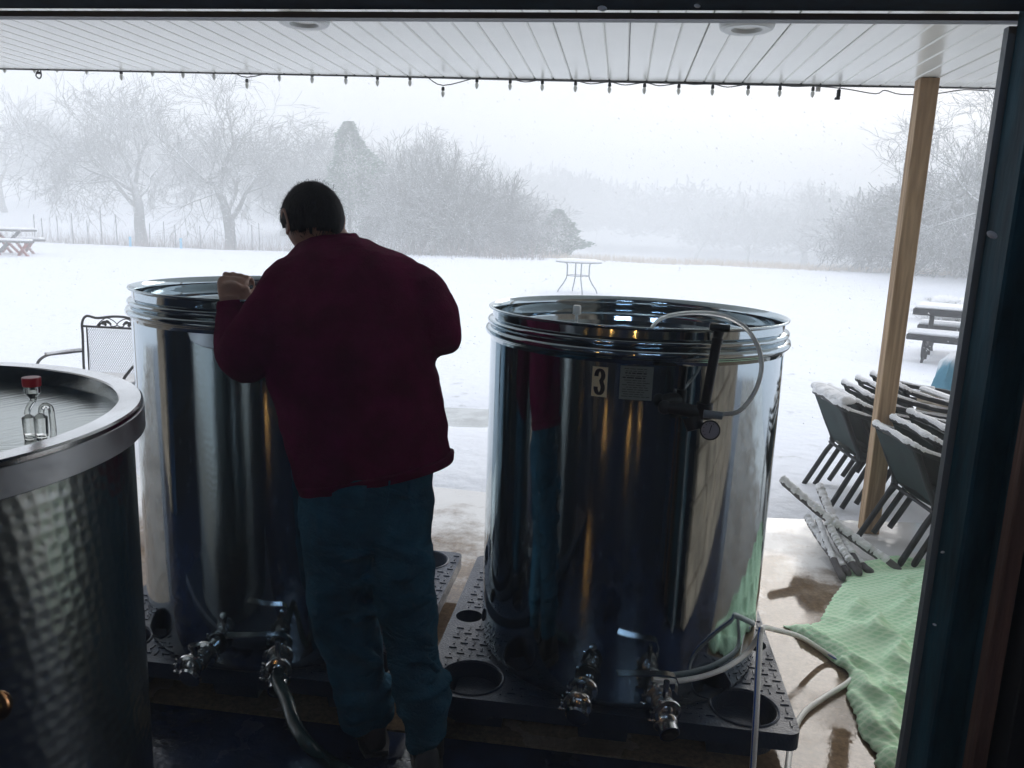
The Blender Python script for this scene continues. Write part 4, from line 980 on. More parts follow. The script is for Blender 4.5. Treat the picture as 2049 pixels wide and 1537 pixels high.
# ------------------------------------------------------------------ trees
class Tree:
    def __init__(s, seed): s.r = np.random.default_rng(seed); s.big = MB(); s.segs = []
    def grow(s, p, d, L, r, lev, maxlev, kids, droop, spread):
        n = 5 if lev < 2 else 3; path = [p]; rad = [r]; dd = d.copy()
        for i in range(n):
            jit = s.r.normal(0, .13 if lev < 2 else .2, 3); dd = dd + jit + np.array((0, 0, droop[min(lev, len(droop) - 1)])); dd = dd / np.linalg.norm(dd)
            path.append(path[-1] + dd * L / n); rad.append(r * (1 - .55 * (i + 1) / n))
        if lev <= 2: s.big.tube([tuple(q) for q in path], rad, 7 if lev < 2 else 5)
        else:
            for i in range(n): s.segs.append((path[i], path[i + 1], rad[i], rad[i + 1]))
        if lev >= maxlev: return
        k = kids[min(lev, len(kids) - 1)]
        for j in range(k):
            t_ = (.35 if lev else .45) + (.65 if lev else .55) * (j + s.r.uniform(.2, .9)) / k; t_ = min(t_, .999); i = int(t_ * n); f = t_ * n - i
            q = path[i] * (1 - f) + path[i + 1] * f; rr = (rad[i] * (1 - f) + rad[i + 1] * f)
            t0 = path[i + 1] - path[i]; t0 = t0 / np.linalg.norm(t0)
            ax = np.cross(t0, s.r.normal(0, 1, 3)); ax /= np.linalg.norm(ax) + 1e-9
            an = math.radians(s.r.uniform(*spread)); nd = t0 * math.cos(an) + ax * math.sin(an)
            s.grow(q, nd, L * s.r.uniform(.58, .82), max(rr * .62, .006), lev + 1, maxlev, kids, droop, spread)
    def twig_mesh(s, name, minr=.009):
        A = np.array([a for a, b, c, d in s.segs]); B = np.array([b for a, b, c, d in s.segs]); ra = np.maximum([c for a, b, c, d in s.segs], minr); rb = np.maximum([d for a, b, c, d in s.segs], minr * .8)
        D = B - A; D /= np.linalg.norm(D, axis=1)[:, None] + 1e-9
        U = np.cross(D, (0.31, .2, .93)); U /= np.linalg.norm(U, axis=1)[:, None] + 1e-9; W = np.cross(D, U)
        V = []
        for base, rr in ((A, ra), (B, rb)):
            for k in range(3):
                a = 2 * PI * k / 3; V.append(base + (U * math.cos(a) + W * math.sin(a)) * rr[:, None])
        V = np.stack(V, 1).reshape(-1, 3); n = len(A); o = np.arange(n)[:, None] * 6
        Fs = np.concatenate([o + np.array([[k, (k + 1) % 3, 3 + (k + 1) % 3, 3 + k]]) for k in range(3)])
        return V, Fs
def make_tree(seed, h, trunk_frac, r0, kids, maxlev, droop, spread, lean=(0, 0), stems=1, minr=.009):
    T = Tree(seed)
    for s_ in range(stems):
        a = 2 * PI * s_ / max(stems, 1); d0 = np.array((lean[0] + (.55 * math.cos(a) if stems > 1 else 0), lean[1] + (.55 * math.sin(a) if stems > 1 else 0), 1.0)); d0 /= np.linalg.norm(d0)
        T.grow(np.zeros(3) - np.array((0, 0, .3)), d0, h * trunk_frac, r0, 0, maxlev, kids, droop, spread)
    V, Fs = T.twig_mesh('t', minr); zz = V[:, 2].max()
    sc_ = h / zz; V = V * sc_; T.big.v = [(x * sc_, y * sc_, z * sc_) for x, y, z in T.big.v]
    me1 = bpy.data.meshes.new('trunk'); me1.from_pydata(T.big.v, [], T.big.f); me1.materials.append(M_bark); me1.polygons.foreach_set('use_smooth', [True] * len(me1.polygons)); me1.update()
    me2 = np_mesh('crown', V, Fs); me2.materials.append(M_twig)
    return me1, me2, (V, Fs, T.big)
DR = (.02, .03, .05, .02, -.02, -.04)
KINDS = {
    'oak_a': make_tree(11, 9.3, .34, .24, (6, 5, 5, 4, 4), 5, DR, (28, 62)),
    'oak_b': make_tree(23, 9.6, .36, .26, (6, 6, 5, 4, 4), 5, DR, (26, 58), lean=(-.12, 0)),
    'bush': make_tree(37, 5.6, .34, .10, (6, 5, 5, 4), 4, (.0, .0, -.01, -.03), (25, 60), stems=7, minr=.010),
    'tall': make_tree(41, 9.0, .42, .18, (7, 5, 4, 4), 4, (.05, .09, .08, .03), (22, 48), minr=.016),
}
def put_tree(kind, x, y, h, rz, label, group, sx=1.0, cat='tree'):
    me1, me2, _ = KINDS[kind]; base = {'oak_a': 9.3, 'oak_b': 9.6, 'bush': 5.6, 'tall': 9.0}[kind]
    t = thing('bare_tree', label, cat, (x, y, float(terr(x, y)) - .02), rz, group); s_ = h / base; t.scale = (s_ * sx, s_ * sx, s_)
    for nm, me in (('trunk', me1), ('crown', me2)):
        o = bpy.data.objects.new(nm, me); col.objects.link(o); o.parent = t
    return t
G = 'bare winter trees beyond the snowy lawn'
put_tree('oak_a', -28.4, 45, 10.2, .4, 'bare tree with a straight trunk behind the wooden picnic table', G, 1.05)
put_tree('oak_b', -21.2, 42, 10.8, 2.2, 'tallest bare tree, leaning limbs spreading left of the man', G, 1.15)
put_tree('oak_b', -26, 60, 9.0, 4.1, 'faint bare tree showing between the two big left trees', G, 1.2)
put_tree('tall', -49.5, 60, 10.6, .8, 'bare tree cut by the left picture edge on the hillside', G, 1.2)
put_tree('oak_a', -52, 70, 8.0, 2.8, 'smaller bare tree with a thin trunk on the left hillside', G, 1.2)
put_tree('tall', -44, 72, 9.6, 1.9, 'tawny rounded tree on the left hillside slope', G, 1.4)
put_tree('oak_b', -36, 74, 8.5, 3.3, 'pale bare tree behind the straight trunked tree', G, 1.2)
put_tree('oak_a', -17.5, 50, 8.2, 1.1, 'bare tree just left of the green cedar', G, 1.0)
put_tree('tall', -12.0, 46, 7.6, 5.0, 'tall upright bare tree just right of the green cedar', G, 1.0)
put_tree('oak_a', -10.4, 44, 6.9, 5.2, 'bare tree standing over the round thicket', G, .95)
put_tree('bush', -7.6, 36.5, 5.3, .3, 'large round snowy thicket right of the cedar', 'snowy thickets and shrubs', 1.05, 'shrub')
put_tree('bush', -9.8, 38, 4.4, 1.9, 'lower thicket between the cedar and the round thicket', 'snowy thickets and shrubs', 1.1, 'shrub')
put_tree('bush', -6.2, 39, 3.6, 3.9, 'small thicket at the right foot of the round thicket', 'snowy thickets and shrubs', 1.2, 'shrub')
put_tree('oak_b', 12.8, 29.5, 8.0, 1.0, 'near bare tree seen between the post and the door frame', G, 1.1)
put_tree('bush', 12.0, 36, 4.2, 2.0, 'grey thicket seen between the post and the door frame', 'snowy thickets and shrubs', 1.3, 'shrub')
put_tree('bush', 14.0, 35, 5.6, 4.0, 'taller thicket close to the door frame edge', 'snowy thickets and shrubs', 1.3, 'shrub')
put_tree('oak_a', 16.5, 76, 8.4, 2.4, 'hazy bare tree rising highest in the right hand treeline', G, 1.2)
put_tree('tall', 20.0, 73, 7.6, 3.0, 'hazy tree just right of the highest one in the treeline', G, 1.4)
put_tree('tall', 12.5, 82, 6.4, .3, 'hazy tree just left of the highest one in the treeline', G, 1.5)
put_tree('oak_b', 24.0, 70, 8.0, .9, 'hazy tree in the treeline directly left of the post', G, 1.2)
put_tree('tall', 8.2, 92, 6.2, 2.2, 'small faint tree at the low end of the right hand treeline', G, 1.6)
put_tree('oak_a', -9.4, 112, 10.5, 3.5, 'very faint round tree above the small cedars', G, 1.3)

def cedar(x, y, h, wid, label, seed):
    r = np.random.default_rng(seed); t = thing('cedar_tree', label, 'cedar', (x, y, float(terr(x, y)) - .02), 0, 'green cedars among the bare trees')
    q = MB(); q.tube([(0, 0, 0), (0, 0, h * .55)], [h * .02, h * .006], 8); q.build('trunk', M_bark, t)
    n = int(13000 * min(1, h / 5)); V = []; Fs = []
    lob = [(r.uniform(0, 2 * PI), r.uniform(.1, .95), r.uniform(.15, .3)) for _ in range(40)]
    for i in range(n):
        z = h * (.06 + .94 * r.uniform(0, 1) ** 1.15); a = r.uniform(0, 2 * PI); zz = z / h
        prof = wid * min(1, zz / .2 + .45) * math.sqrt(max(0.0, 1 - (max(0.0, zz - .2) / .81) ** 1.7)) * (1 - .15 * zz)
        bump = 1 + sum(.42 * math.exp(-((math.cos(a - la) - 1) * 3) ** 2 - ((zz - lz) / .06) ** 2) for la, lz, lr in lob) - .25
        rad = prof * bump * math.sqrt(r.uniform(.35, 1)); c = np.array((rad * math.cos(a), rad * math.sin(a), z))
        u = np.array((math.cos(a), math.sin(a), r.uniform(-.1, .6))); u /= np.linalg.norm(u); v = np.cross(u, r.normal(0, 1, 3)); v /= np.linalg.norm(v) + 1e-9
        s_ = r.uniform(.07, .16); k = len(V); V += [c - u * s_ * .4 - v * s_ * .45, c + u * s_, c - u * s_ * .4 + v * s_ * .45]; Fs.append((k, k + 1, k + 2))
    me = np_mesh('crown', np.array(V), np.array(Fs)); link('crown', me, M_cedar, t, smooth=0); return t
cedar(-13.6, 39.5, 6.4, 1.35, 'tall green cedar with snow on its boughs behind the man\'s head', 1)
cedar(-5.2, 41, 2.2, .75, 'small tawny cedar left of the round garden table', 2)
cedar(-3.3, 42, 2.5, 1.0, 'small dark cedar directly behind the round garden table', 3)
cedar(-62, 66, 7.0, 2.0, 'cedar at the far left hillside edge', 4)

# far woods: one mass
def far_wood():
    V0, F0, big = KINDS['tall'][2]
    keep = np.random.default_rng(3).permutation(len(F0) // 3)[:1100]
    idx = np.sort(keep); n = len(F0) // 3
    Fq = np.concatenate([F0[idx], F0[idx + n], F0[idx + 2 * n]]); used, inv = np.unique(Fq, return_inverse=True); Vq = V0[used].copy(); Fq = inv.reshape(Fq.shape)
    # thicken twigs about their own segment so the mass stays visible from afar
    seg = Vq.reshape(-1, 6, 3) if len(Vq) % 6 == 0 else None
    if seg is not None:
        for s0 in (0, 3): c = seg[:, s0:s0 + 3].mean(1, keepdims=True); seg[:, s0:s0 + 3] = c + (seg[:, s0:s0 + 3] - c) * 4.2
        Vq = seg.reshape(-1, 3)
    r = np.random.default_rng(8); VV = []; FF = []; o = 0
    spots = []
    for i in range(230): 
        x = r.uniform(-60, 60); y = 112 + r.uniform(0, 40) - .10 * x; spots.append((x, y, r.uniform(8, 12)))
    for i in range(60): x = r.uniform(9, 42); spots.append((x, 92 - .62 * x + r.uniform(4, 26), r.uniform(5.0, 7.2)))
    for i in range(60): x = r.uniform(-75, -20); spots.append((x, 84 + r.uniform(0, 30), r.uniform(6, 9)))
    for i in range(16): x = r.uniform(-24, -5); spots.append((x, 56 + r.uniform(0, 20), r.uniform(5, 6.8)))
    for i in range(22): x = r.uniform(16, 36); spots.append((x, 48 + r.uniform(0, 14), r.uniform(4.5, 6.5)))
    for x, y, h in spots:
        a = r.uniform(0, 2 * PI); s_ = h / 9.0; wx = r.uniform(1.2, 1.8); c, sn = math.cos(a), math.sin(a)
        P = Vq.copy(); P2 = np.stack([(P[:, 0] * c - P[:, 1] * sn) * s_ * wx, (P[:, 0] * sn + P[:, 1] * c) * s_ * wx, P[:, 2] * s_], 1) + (x, y, float(terr(x, y)) - .3)
        VV.append(P2); FF.append(Fq + o); o += len(P2)
    me = np_mesh('far_woods', np.concatenate(VV), np.concatenate(FF)); q = link('far_woods', me, M_twig, smooth=0)
    tag(q, 'pale bare woods fading into the snowfall across the field', 'woods', kind='stuff')
far_wood()
# undergrowth, dry grass, stakes
def blades(name, spots, m, label, cat, hmin, hmax, wdt):
    r = np.random.default_rng(len(spots)); V = []; Fs = []
    for x, y in spots:
        z = float(terr(x, y)) - .02; h = r.uniform(hmin, hmax); a = r.uniform(0, 2 * PI); w_ = wdt * r.uniform(.6, 1.2); l = r.normal(0, .22, 2) * h; k = len(V)
        V += [(x - w_ * math.cos(a), y - w_ * math.sin(a), z), (x + w_ * math.cos(a), y + w_ * math.sin(a), z), (x + l[0], y + l[1], z + h)]; Fs.append((k, k + 1, k + 2))
    o = link(name, np_mesh(name, np.array(V), np.array(Fs)), m, smooth=0); tag(o, label, cat, kind='stuff')
r = np.random.default_rng(5)
blades('dry_grass', [(x, 34.5 + .12 * abs(x - 4) + r.uniform(0, 9)) for x in r.uniform(-3.5, 18, 7000)], M_dry, 'band of tawny dry grass along the far lawn edge', 'grass', .12, .42, .014)
M_brush = mat('brown_brush', (.26, .22, .20), .9, snow=.3)
blades('brushwood', [(x, 31 + .08 * abs(x) + r.uniform(0, 12)) for x in r.uniform(-34, -3, 4200)], M_brush, 'thin snowy weeds and brush below the left trees', 'brush', .2, 1.1, .012)
for i, px in enumerate((72, 88, 118, 148, 178, 205, 236, 300, 330, 352, 402, 430, 470, 505, 520)):
    p = at(px, 500, 33 + (i % 3) * 2.0); z = float(terr(p.x, p.y)); h = (1.9 if px == 205 else random.uniform(.9, 1.4))
    q = MB(); q.tube([(0, 0, -.05), (random.uniform(-.03, .03), 0, h)], .02 if px != 205 else .03, 6)
    o = q.build('vine_stake', M_graywood); o.location = (p.x, p.y, z); o.rotation_euler = (0, random.uniform(-.04, .04), random.uniform(0, 3))
    tag(o, 'thin grey stake in the snowy vineyard row beyond the lawn' if px != 205 else 'tallest dark stake, standing right of the wooden picnic table', 'stake', 'vineyard stakes below the left trees')
M_tube = mat('blue_grow_tube', (.15, .5, .75), .5)
for px, lab in ((262, 'pale blue plant tube left of the tall stake\'s neighbour tree trunk'), (363, 'pale blue plant tube between the two big tree trunks')):
    p = at(px, 508, 32); q = MB(); q.lathe([(.05, 0), (.05, .42), (.043, .42), (.043, 0)], 12, close=True); o = q.build('plant_tube', M_tube); o.location = (p.x, p.y, float(terr(p.x, p.y))); tag(o, lab, 'plant tube', 'blue plant tubes at the lawn edge')
# low snowy shrub near the door frame edge
put_tree('bush', 6.5, 16.2, .55, 1.0, 'low snow covered bush close to the door frame', 'snowy thickets and shrubs', 2.6, 'shrub')
q = MB()
for k in range(14): a = r.uniform(0, 2 * PI); q.blob((6.5 + .5 * math.cos(a) * r.uniform(0, 1), 16.2 + .5 * math.sin(a) * r.uniform(0, 1), float(terr(6.5, 16.2)) + .25 + r.uniform(0, .15)), (.3, .3, .12))
tag(q.build('snow_mound', M_snowcap, smooth=180), 'mound of snow resting on the low bush by the door frame', 'snow mound')

# falling snow
M_flake = bpy.data.materials.new('snowflake'); M_flake.use_nodes = True; N, L = nodes(M_flake); N.remove(N['Principled BSDF'])
d1 = N.new('ShaderNodeBsdfDiffuse'); d2 = N.new('ShaderNodeBsdfTranslucent'); mm = N.new('ShaderNodeMixShader'); d1.inputs[0].default_value = (.97, .97, .98, 1); d2.inputs[0].default_value = (.97, .97, .98, 1)
L.new(d1.outputs[0], mm.inputs[1]); L.new(d2.outputs[0], mm.inputs[2]); L.new(mm.outputs[0], N['Material Output'].inputs[0])
def snowfall(n=60000):
    r = np.random.default_rng(77); y = 5.2 + 33 * r.uniform(0, 1, n) ** .75; x = (r.uniform(-1, 1, n) * .85 - .12) * y; z = r.uniform(.02, 1, n) * (2.5 + y * .32)
    s_ = .0028 + .0030 * r.uniform(0, 1, n) + .00020 * y
    d = np.array((.80, 0, -.60)); e = np.array((.6, 0, .8)); f = np.array((0, 1, 0.))
    C = np.stack([x, y, z], 1); T = np.array([d * 2.0, e * .7 - d, -e * .5 + f * .8 - d * .5, -e * .5 - f * .8 - d * .5])
    V = (C[:, None] + T[None] * s_[:, None, None]).reshape(-1, 3); o = np.arange(n)[:, None, None] * 4
    Fs = (o + np.array([[0, 1, 2], [0, 2, 3], [0, 3, 1], [1, 3, 2]])[None]).reshape(-1, 3)
    q = link('falling_snow', np_mesh('falling_snow', V, Fs), M_flake, smooth=0); tag(q, 'white snowflakes blowing across the lawn', 'snowflakes', kind='stuff')
snowfall()

# ------------------------------------------------------------------ the man
def person():
    t = thing('person', 'man seen from behind in maroon sweatshirt and jeans, bent over the second tank', 'person', (-.60, 2.12, 0), parts_in_world=True)
    def ring(l, r_, Y, dep, n=28, Yr=None, e=1.0, fwd=0.0):
        a = at(l[0], l[1], Y); b_ = at(r_[0], r_[1], Yr if Yr else Y); c = (a + b_) / 2; u = (b_ - a) / 2; v = Vector((-u.y, u.x, 0)).normalized() * dep
        c = c + v.normalized() * fwd; out = []
        for k in range(n):
            th = 2 * PI * k / n; cs, sn = math.cos(th), math.sin(th)
            cs = math.copysign(abs(cs) ** e, cs); sn = math.copysign(abs(sn) ** e, sn); out.append(c + u * cs + v * sn)
        return out
    def limb(q, P, n=16): q.tube(spline([p for p, _ in P], 5), [float(x) for x in np.interp(np.linspace(0, len(P) - 1, (len(P) - 1) * 5 + 1), range(len(P)), [r_ for _, r_ in P])], n)
    def remesh(o, vs, sm=6, disp=()):
        m = o.modifiers.new('remesh', 'REMESH'); m.mode = 'VOXEL'; m.voxel_size = vs; m.use_smooth_shade = True
        s_ = o.modifiers.new('smooth', 'SMOOTH'); s_.iterations = sm; s_.factor = .5
        for i, (size, st, typ) in enumerate(disp):
            tx = bpy.data.textures.new(o.name + str(i), 'CLOUDS' if typ == 'C' else 'MUSGRAVE'); tx.noise_scale = size
            if typ == 'C': tx.noise_depth = 2
            d = o.modifiers.new('folds', 'DISPLACE'); d.texture = tx; d.strength = st; d.mid_level = .5; d.texture_coords = 'LOCAL'
    # ---- sweatshirt
    q = MB()
    q.loft([ring((603, 980), (905, 921), 2.13, .115, e=.85), ring((600, 966), (906, 908), 2.13, .125, e=.85), ring((594, 940), (899, 884), 2.135, .135, e=.85), ring((583, 890), (893, 840), 2.14, .145, e=.85), ring((566, 820), (882, 785), 2.15, .15, e=.85),
            ring((548, 745), (874, 715), 2.16, .155, e=.85), ring((538, 680), (868, 655), 2.17, .155, e=.85), ring((543, 620), (866, 610), 2.19, .15, e=.85), ring((555, 565), (860, 568), 2.22, .14, e=.85), ring((560, 532), (846, 536), 2.235, .125, e=.9), ring((574, 515), (822, 515), 2.25, .115, e=.95), ring((588, 500), (775, 496), 2.27, .098), ring((598, 488), (732, 477), 2.285, .085), ring((602, 482), (716, 472), 2.295, .076), ring((610, 473), (706, 463), 2.303, .066)])
    # viewer-left arm: shoulder - elbow - wrist
    limb(q, [(at(600, 560, 2.24), .085), (at(560, 600, 2.20), .082), (at(515, 672, 2.12), .077), (at(497, 706, 2.09), .072), (at(482, 705, 2.12), .062), (at(470, 665, 2.17), .052), (at(461, 622, 2.20), .040), (at(460, 606, 2.205), .034)])
    # viewer-right arm
    limb(q, [(at(818, 568, 2.24), .075), (at(850, 600, 2.20), .070), (at(877, 650, 2.17), .062), (at(890, 676, 2.165), .052), (at(872, 674, 2.25), .052), (at(820, 640, 2.35), .046), (at(765, 610, 2.40), .040)])
    # loose cloth under the left arm
    limb(q, [(at(560, 700, 2.17), .05), (at(590, 640, 2.2), .09), (at(620, 600, 2.22), .1)])
    o = q.build('sweatshirt', M_shirt, t, smooth=180); remesh(o, .009, 9, ((.20, .036, 'C'), (.08, .013, 'C')))
    # hem and cuffs, ribbed bands
    q = MB(); q.loft([ring((605, 986), (906, 926), 2.13, .118, 48, e=.85), ring((601, 965), (907, 906), 2.13, .136, 48, e=.85)]); q.build('waistband', M_shirt, t, smooth=60, bevel=.004)
    q = MB(); q.tube([at(461, 616, 2.205), at(459, 602, 2.207)], [.041, .035], 18); q.build('cuff', M_shirt, t, smooth=60)
    q = MB(); c0_ = [ring((603, 485), (717, 474), 2.298, .078, 32), ring((607, 477), (710, 466), 2.302, .071, 32)]; q.loft(c0_); q.build('collar', M_shirt, t, smooth=60, bevel=.003)
    # ---- jeans
    q = MB()
    q.loft([ring((606, 940), (885, 900), 2.13, .11), ring((603, 985), (866, 960), 2.13, .125), ring((604, 1030), (862, 1024), 2.13, .13), ring((608, 1075), (860, 1080), 2.13, .115)])
    q.loft([ring((606, 1000), (752, 1000), 2.12, .10), ring((608, 1070), (754, 1080), 2.12, .105), ring((612, 1140), (751, 1140), 2.11, .10), ring((617, 1200), (750, 1200), 2.10, .092), ring((632, 1265), (760, 1265), 2.10, .082), ring((652, 1320), (766, 1325), 2.11, .078), ring((667, 1365), (776, 1370), 2.13, .078), ring((672, 1405), (785, 1402), 2.14, .078), ring((682, 1438), (786, 1435), 2.15, .078), ring((690, 1448), (784, 1446), 2.15, .074)])
    q.loft([ring((742, 1000), (868, 990), 2.11, .10), ring((748, 1080), (861, 1080), 2.10, .10), ring((749, 1150), (868, 1140), 2.09, .092), ring((754, 1210), (870, 1210), 2.08, .085), ring((768, 1270), (873, 1270), 2.07, .078), ring((780, 1320), (878, 1325), 2.065, .074), ring((787, 1370), (890, 1365), 2.06, .076), ring((790, 1400), (908, 1398), 2.06, .080), ring((800, 1425), (900, 1422), 2.06, .076), ring((812, 1455), (893, 1450), 2.06, .070), ring((818, 1482), (895, 1468), 2.06, .072)])
    for a_, b_, c_, Y, rr in (((620, 1090), (690, 1110), (745, 1100), 2.015, .014), ((625, 1190), (690, 1180), (748, 1150), 2.01, .013), ((640, 1240), (700, 1215), (755, 1225), 2.02, .012), ((755, 1085), (810, 1110), (862, 1108), 2.0, .013), ((760, 1170), (820, 1150), (868, 1120), 2.0, .013), ((770, 1220), (820, 1215), (872, 1190), 2.0, .012), ((640, 1060), (680, 1150), (720, 1250), 2.015, .014), ((770, 1250), (830, 1270), (874, 1290), 2.0, .011), ((790, 1340), (840, 1320), (884, 1345), 1.99, .011), ((650, 1320), (710, 1300), (764, 1330), 2.03, .012)):
        q.tube(spline([at(*a_, Y + .012), at(*b_, Y + .002), at(*c_, Y + .012)], 6), [rr * .3] + [rr * 1.3] * 11 + [rr * .3], 8)
    # bunched folds over the shoes
    for a, b_, Y in (((676, 1385), (784, 1372), 2.135), ((684, 1418), (786, 1408), 2.145), ((792, 1378), (900, 1362), 2.06), ((796, 1412), (902, 1398), 2.06)):
        rr = ring(a, b_, Y, .078, 20); q.tube(rr, .011, 8, closed=True)
    o = q.build('jeans', M_denim, t, smooth=180); remesh(o, .009, 8, ((.13, .026, 'C'), (.045, .010, 'C')))
    # seam and back pockets
    q = MB(); q.tube([at(777, 965, 1.985) + Vector((0, .012, 0)), at(775, 1000, 1.985), at(768, 1020, 1.99)], .003, 6); q.build('seam', M_denim, t)
    for (a, b_, c, d_) in (((655, 975), (735, 965), (728, 1020), (662, 1012)), ((822, 945), (862, 948), (858, 1022), (830, 1030))):
        Y = 2.0; P = [at(*a, Y), at(*b_, Y), at(*c, Y), at(*d_, Y)]
        bm = bmesh.new(); N_ = 8; grid = [[bm.verts.new(P[0].lerp(P[1], i / N_).lerp(P[3].lerp(P[2], i / N_), j / N_)) for i in range(N_ + 1)] for j in range(N_ + 1)]
        for j in range(N_):
            for i in range(N_): bm.faces.new((grid[j][i], grid[j][i + 1], grid[j + 1][i + 1], grid[j + 1][i]))
        me = bpy.data.meshes.new('back_pocket'); bm.to_mesh(me); bm.free(); pk = link('back_pocket', me, M_denim, t, smooth=180)
        sw = pk.modifiers.new('wrap', 'SHRINKWRAP'); sw.target = o; sw.offset = .003; sw.wrap_method = 'NEAREST_SURFACEPOINT'
        so_ = pk.modifiers.new('th', 'SOLIDIFY'); so_.thickness = .004
    # ---- shoes
    for px, py, Y, rz in ((742, 1452, 2.17, .45), (858, 1500, 2.06, .25)):
        c = onz(px, py, .05); c.y = Y; c.z = 0; Rz = Matrix.Rotation(rz, 3, 'Z'); q = MB(); rings = []
        for v, hw, hh in ((-.09, .030, .06), (-.07, .038, .10), (-.03, .040, .105), (.03, .041, .085), (.09, .046, .062), (.15, .045, .05), (.19, .034, .04), (.205, .016, .03)):
            rings.append([c + Rz @ Vector((hw * math.cos(a) * (1.0 if math.sin(a) < 0 else .85), v, max(.012, .012 + hh * (.5 + .5 * math.sin(a))))) for a in np.linspace(0, 2 * PI, 17)[:-1]])
        q.loft(rings); sh = q.build('shoe', M_shoe, t, smooth=180)
        q = MB(); q.loft([[c + Rz @ Vector((x * s_ * 1.06, y * s_ - (1 - s_) * .0, z)) for x, y in ((-.032, -.098), (.032, -.098), (.043, -.05), (.043, .03), (.050, .10), (.042, .17), (.018, .212), (-.018, .212), (-.042, .17), (-.050, .10), (-.043, .03), (-.043, -.05))] for z, s_ in ((.001, 1.0), (.018, 1.02))]); q.build('sole', M_rubber, sh, smooth=0, loc=(0, 0, 0))
    for (a_, b_) in ((at(715, 1400, 2.145), at(738, 1462, 2.17)), (at(850, 1430, 2.06), at(858, 1508, 2.06))):
        q = MB(); q.tube([a_, b_], [.052, .046], 16); q.build('sock', M_rubber, t, smooth=180)
    # ---- body: one continuous figure
    q = MB()
    hc = at(625, 441, 2.31)
    # head frame: facing down, forward and to the left (towards the tank)
    f = Vector((-.62, .70, -.30)).normalized(); side = Vector((f.y, -f.x, 0)).normalized(); upv = side.cross(f).normalized()
    side = (side + upv * -.06).normalized(); upv = side.cross(f).normalized()
    Rh = Matrix((side, f, upv)).transposed()
    def head(grow=0.0, n=40, m=26):
        rings = []
        for i in range(m + 1):
            ph = -PI / 2 + PI * (.02 + .96 * i / m); row = []
            for k in range(n):
                th = 2 * PI * k / n; x, y, z = math.cos(ph) * math.cos(th), math.cos(ph) * math.sin(th), math.sin(ph)
                sx, sy, sz = .082, .100, .110
                if z < 0: sx *= 1 - .30 * (-z) ** 1.4; sy *= 1 - .16 * (-z)
                if z > 0: sz = .100
                X_, Y_, Z_ = x * sx, y * sy, z * sz
                if y > 0: Y_ *= (1 - .10 * abs(x)); Z_ -= .010 * y * (1 if z < -.2 else 0)
                if y < 0 and z < -.15: Y_ *= 1 - .28 * (-z - .15)
                if y > .7 and -.35 < z < .15: Y_ -= .004 * (1 if abs(abs(x) - .42) < .22 and z > -.1 else 0)
                row.append(hc + Rh @ (Vector((X_, Y_, Z_)) * (1 + grow / .09)))
            rings.append(row)
        return rings
    q.loft(head())
    for (lx, ly, lz), rr in (((0, .100, -.012), (.010, .012, .018)), ((0, .108, -.026), (.014, .014, .010)), ((0, .086, .020), (.045, .012, .008)), ((0, .086, -.058), (.024, .010, .006)), ((0, .084, -.068), (.022, .009, .006)), ((0, .076, -.092), (.024, .020, .016))):
        q.blob(hc + Rh @ Vector((lx, ly, lz)), rr, 14, 9, Rh)
    # neck, trunk core, arms and legs
    limb(q, [(hc + Rh @ Vector((0, -.030, -.05)), .056), (at(648, 462, 2.345), .056), (at(664, 490, 2.335), .060), (at(690, 530, 2.31), .085)])
    q.loft([ring((630, 530), (800, 535), 2.23, .07), ring((600, 620), (820, 620), 2.2, .10), ring((610, 760), (830, 750), 2.17, .11), ring((630, 900), (850, 880), 2.14, .10), ring((630, 990), (845, 970), 2.13, .10)])
    limb(q, [(at(620, 570, 2.24), .05), (at(560, 620, 2.18), .045), (at(498, 700, 2.11), .040), (at(480, 690, 2.14), .036), (at(464, 640, 2.19), .030), (at(459, 604, 2.207), .026), (at(458, 592, 2.21), .030)])
    limb(q, [(at(805, 570, 2.24), .05), (at(860, 640, 2.17), .042), (at(872, 662, 2.2), .038), (at(820, 635, 2.34), .032), (at(762, 608, 2.40), .027), (at(740, 598, 2.42), .030)])
    limb(q, [(at(690, 990, 2.12), .07), (at(685, 1200, 2.10), .05), (at(722, 1380, 2.13), .045), (at(735, 1440, 2.16), .04)])
    limb(q, [(at(800, 990, 2.11), .07), (at(815, 1200, 2.08), .05), (at(845, 1400, 2.06), .045), (at(858, 1480, 2.06), .04)])
    # viewer-left hand: back of the hand up, fingers closing over the rim
    def hand(wrist, fwdv, outv, upn, s_=1):
        W_, F_, O_, U_ = wrist, fwdv.normalized(), outv.normalized(), upn.normalized()
        pal = []
        for v, hw, th in ((-.01, .026, .020), (.02, .034, .021), (.05, .041, .019), (.075, .043, .016), (.085, .040, .013)):
            c = W_ + F_ * v + U_ * (.012 * math.sin(v * 18)); pal.append([c + O_ * hw * math.cos(a) + U_ * th * math.sin(a) for a in np.linspace(0, 2 * PI, 17)[:-1]])
        q.loft(pal)
        for i, (off, L_, rr) in enumerate(((-.030, .070, .0098), (-.010, .078, .0102), (.011, .073, .0098), (.031, .058, .0088))):
            b0 = W_ + F_ * .07 + O_ * off; k1 = b0 + F_ * (.020 + L_ * .22) + U_ * .006; k2 = k1 + F_ * L_ * .26 - U_ * L_ * .32; k3 = k2 - U_ * L_ * .28 - F_ * L_ * .10
            q.tube([b0, k1, k2, k3], [rr * 1.1, rr * 1.08, rr * .95, rr * .75], 10); q.blob(k1, rr * 1.12, 8, 6); q.blob(k3, rr * .76, 8, 6)
        b0 = W_ + F_ * .018 - O_ * .026 * s_; k1 = b0 + F_ * .028 - O_ * .022 * s_ - U_ * .008; k2 = k1 + F_ * .028 - O_ * .002 * s_ - U_ * .012; k3 = k2 + F_ * .018 + O_ * .010 * s_ - U_ * .006
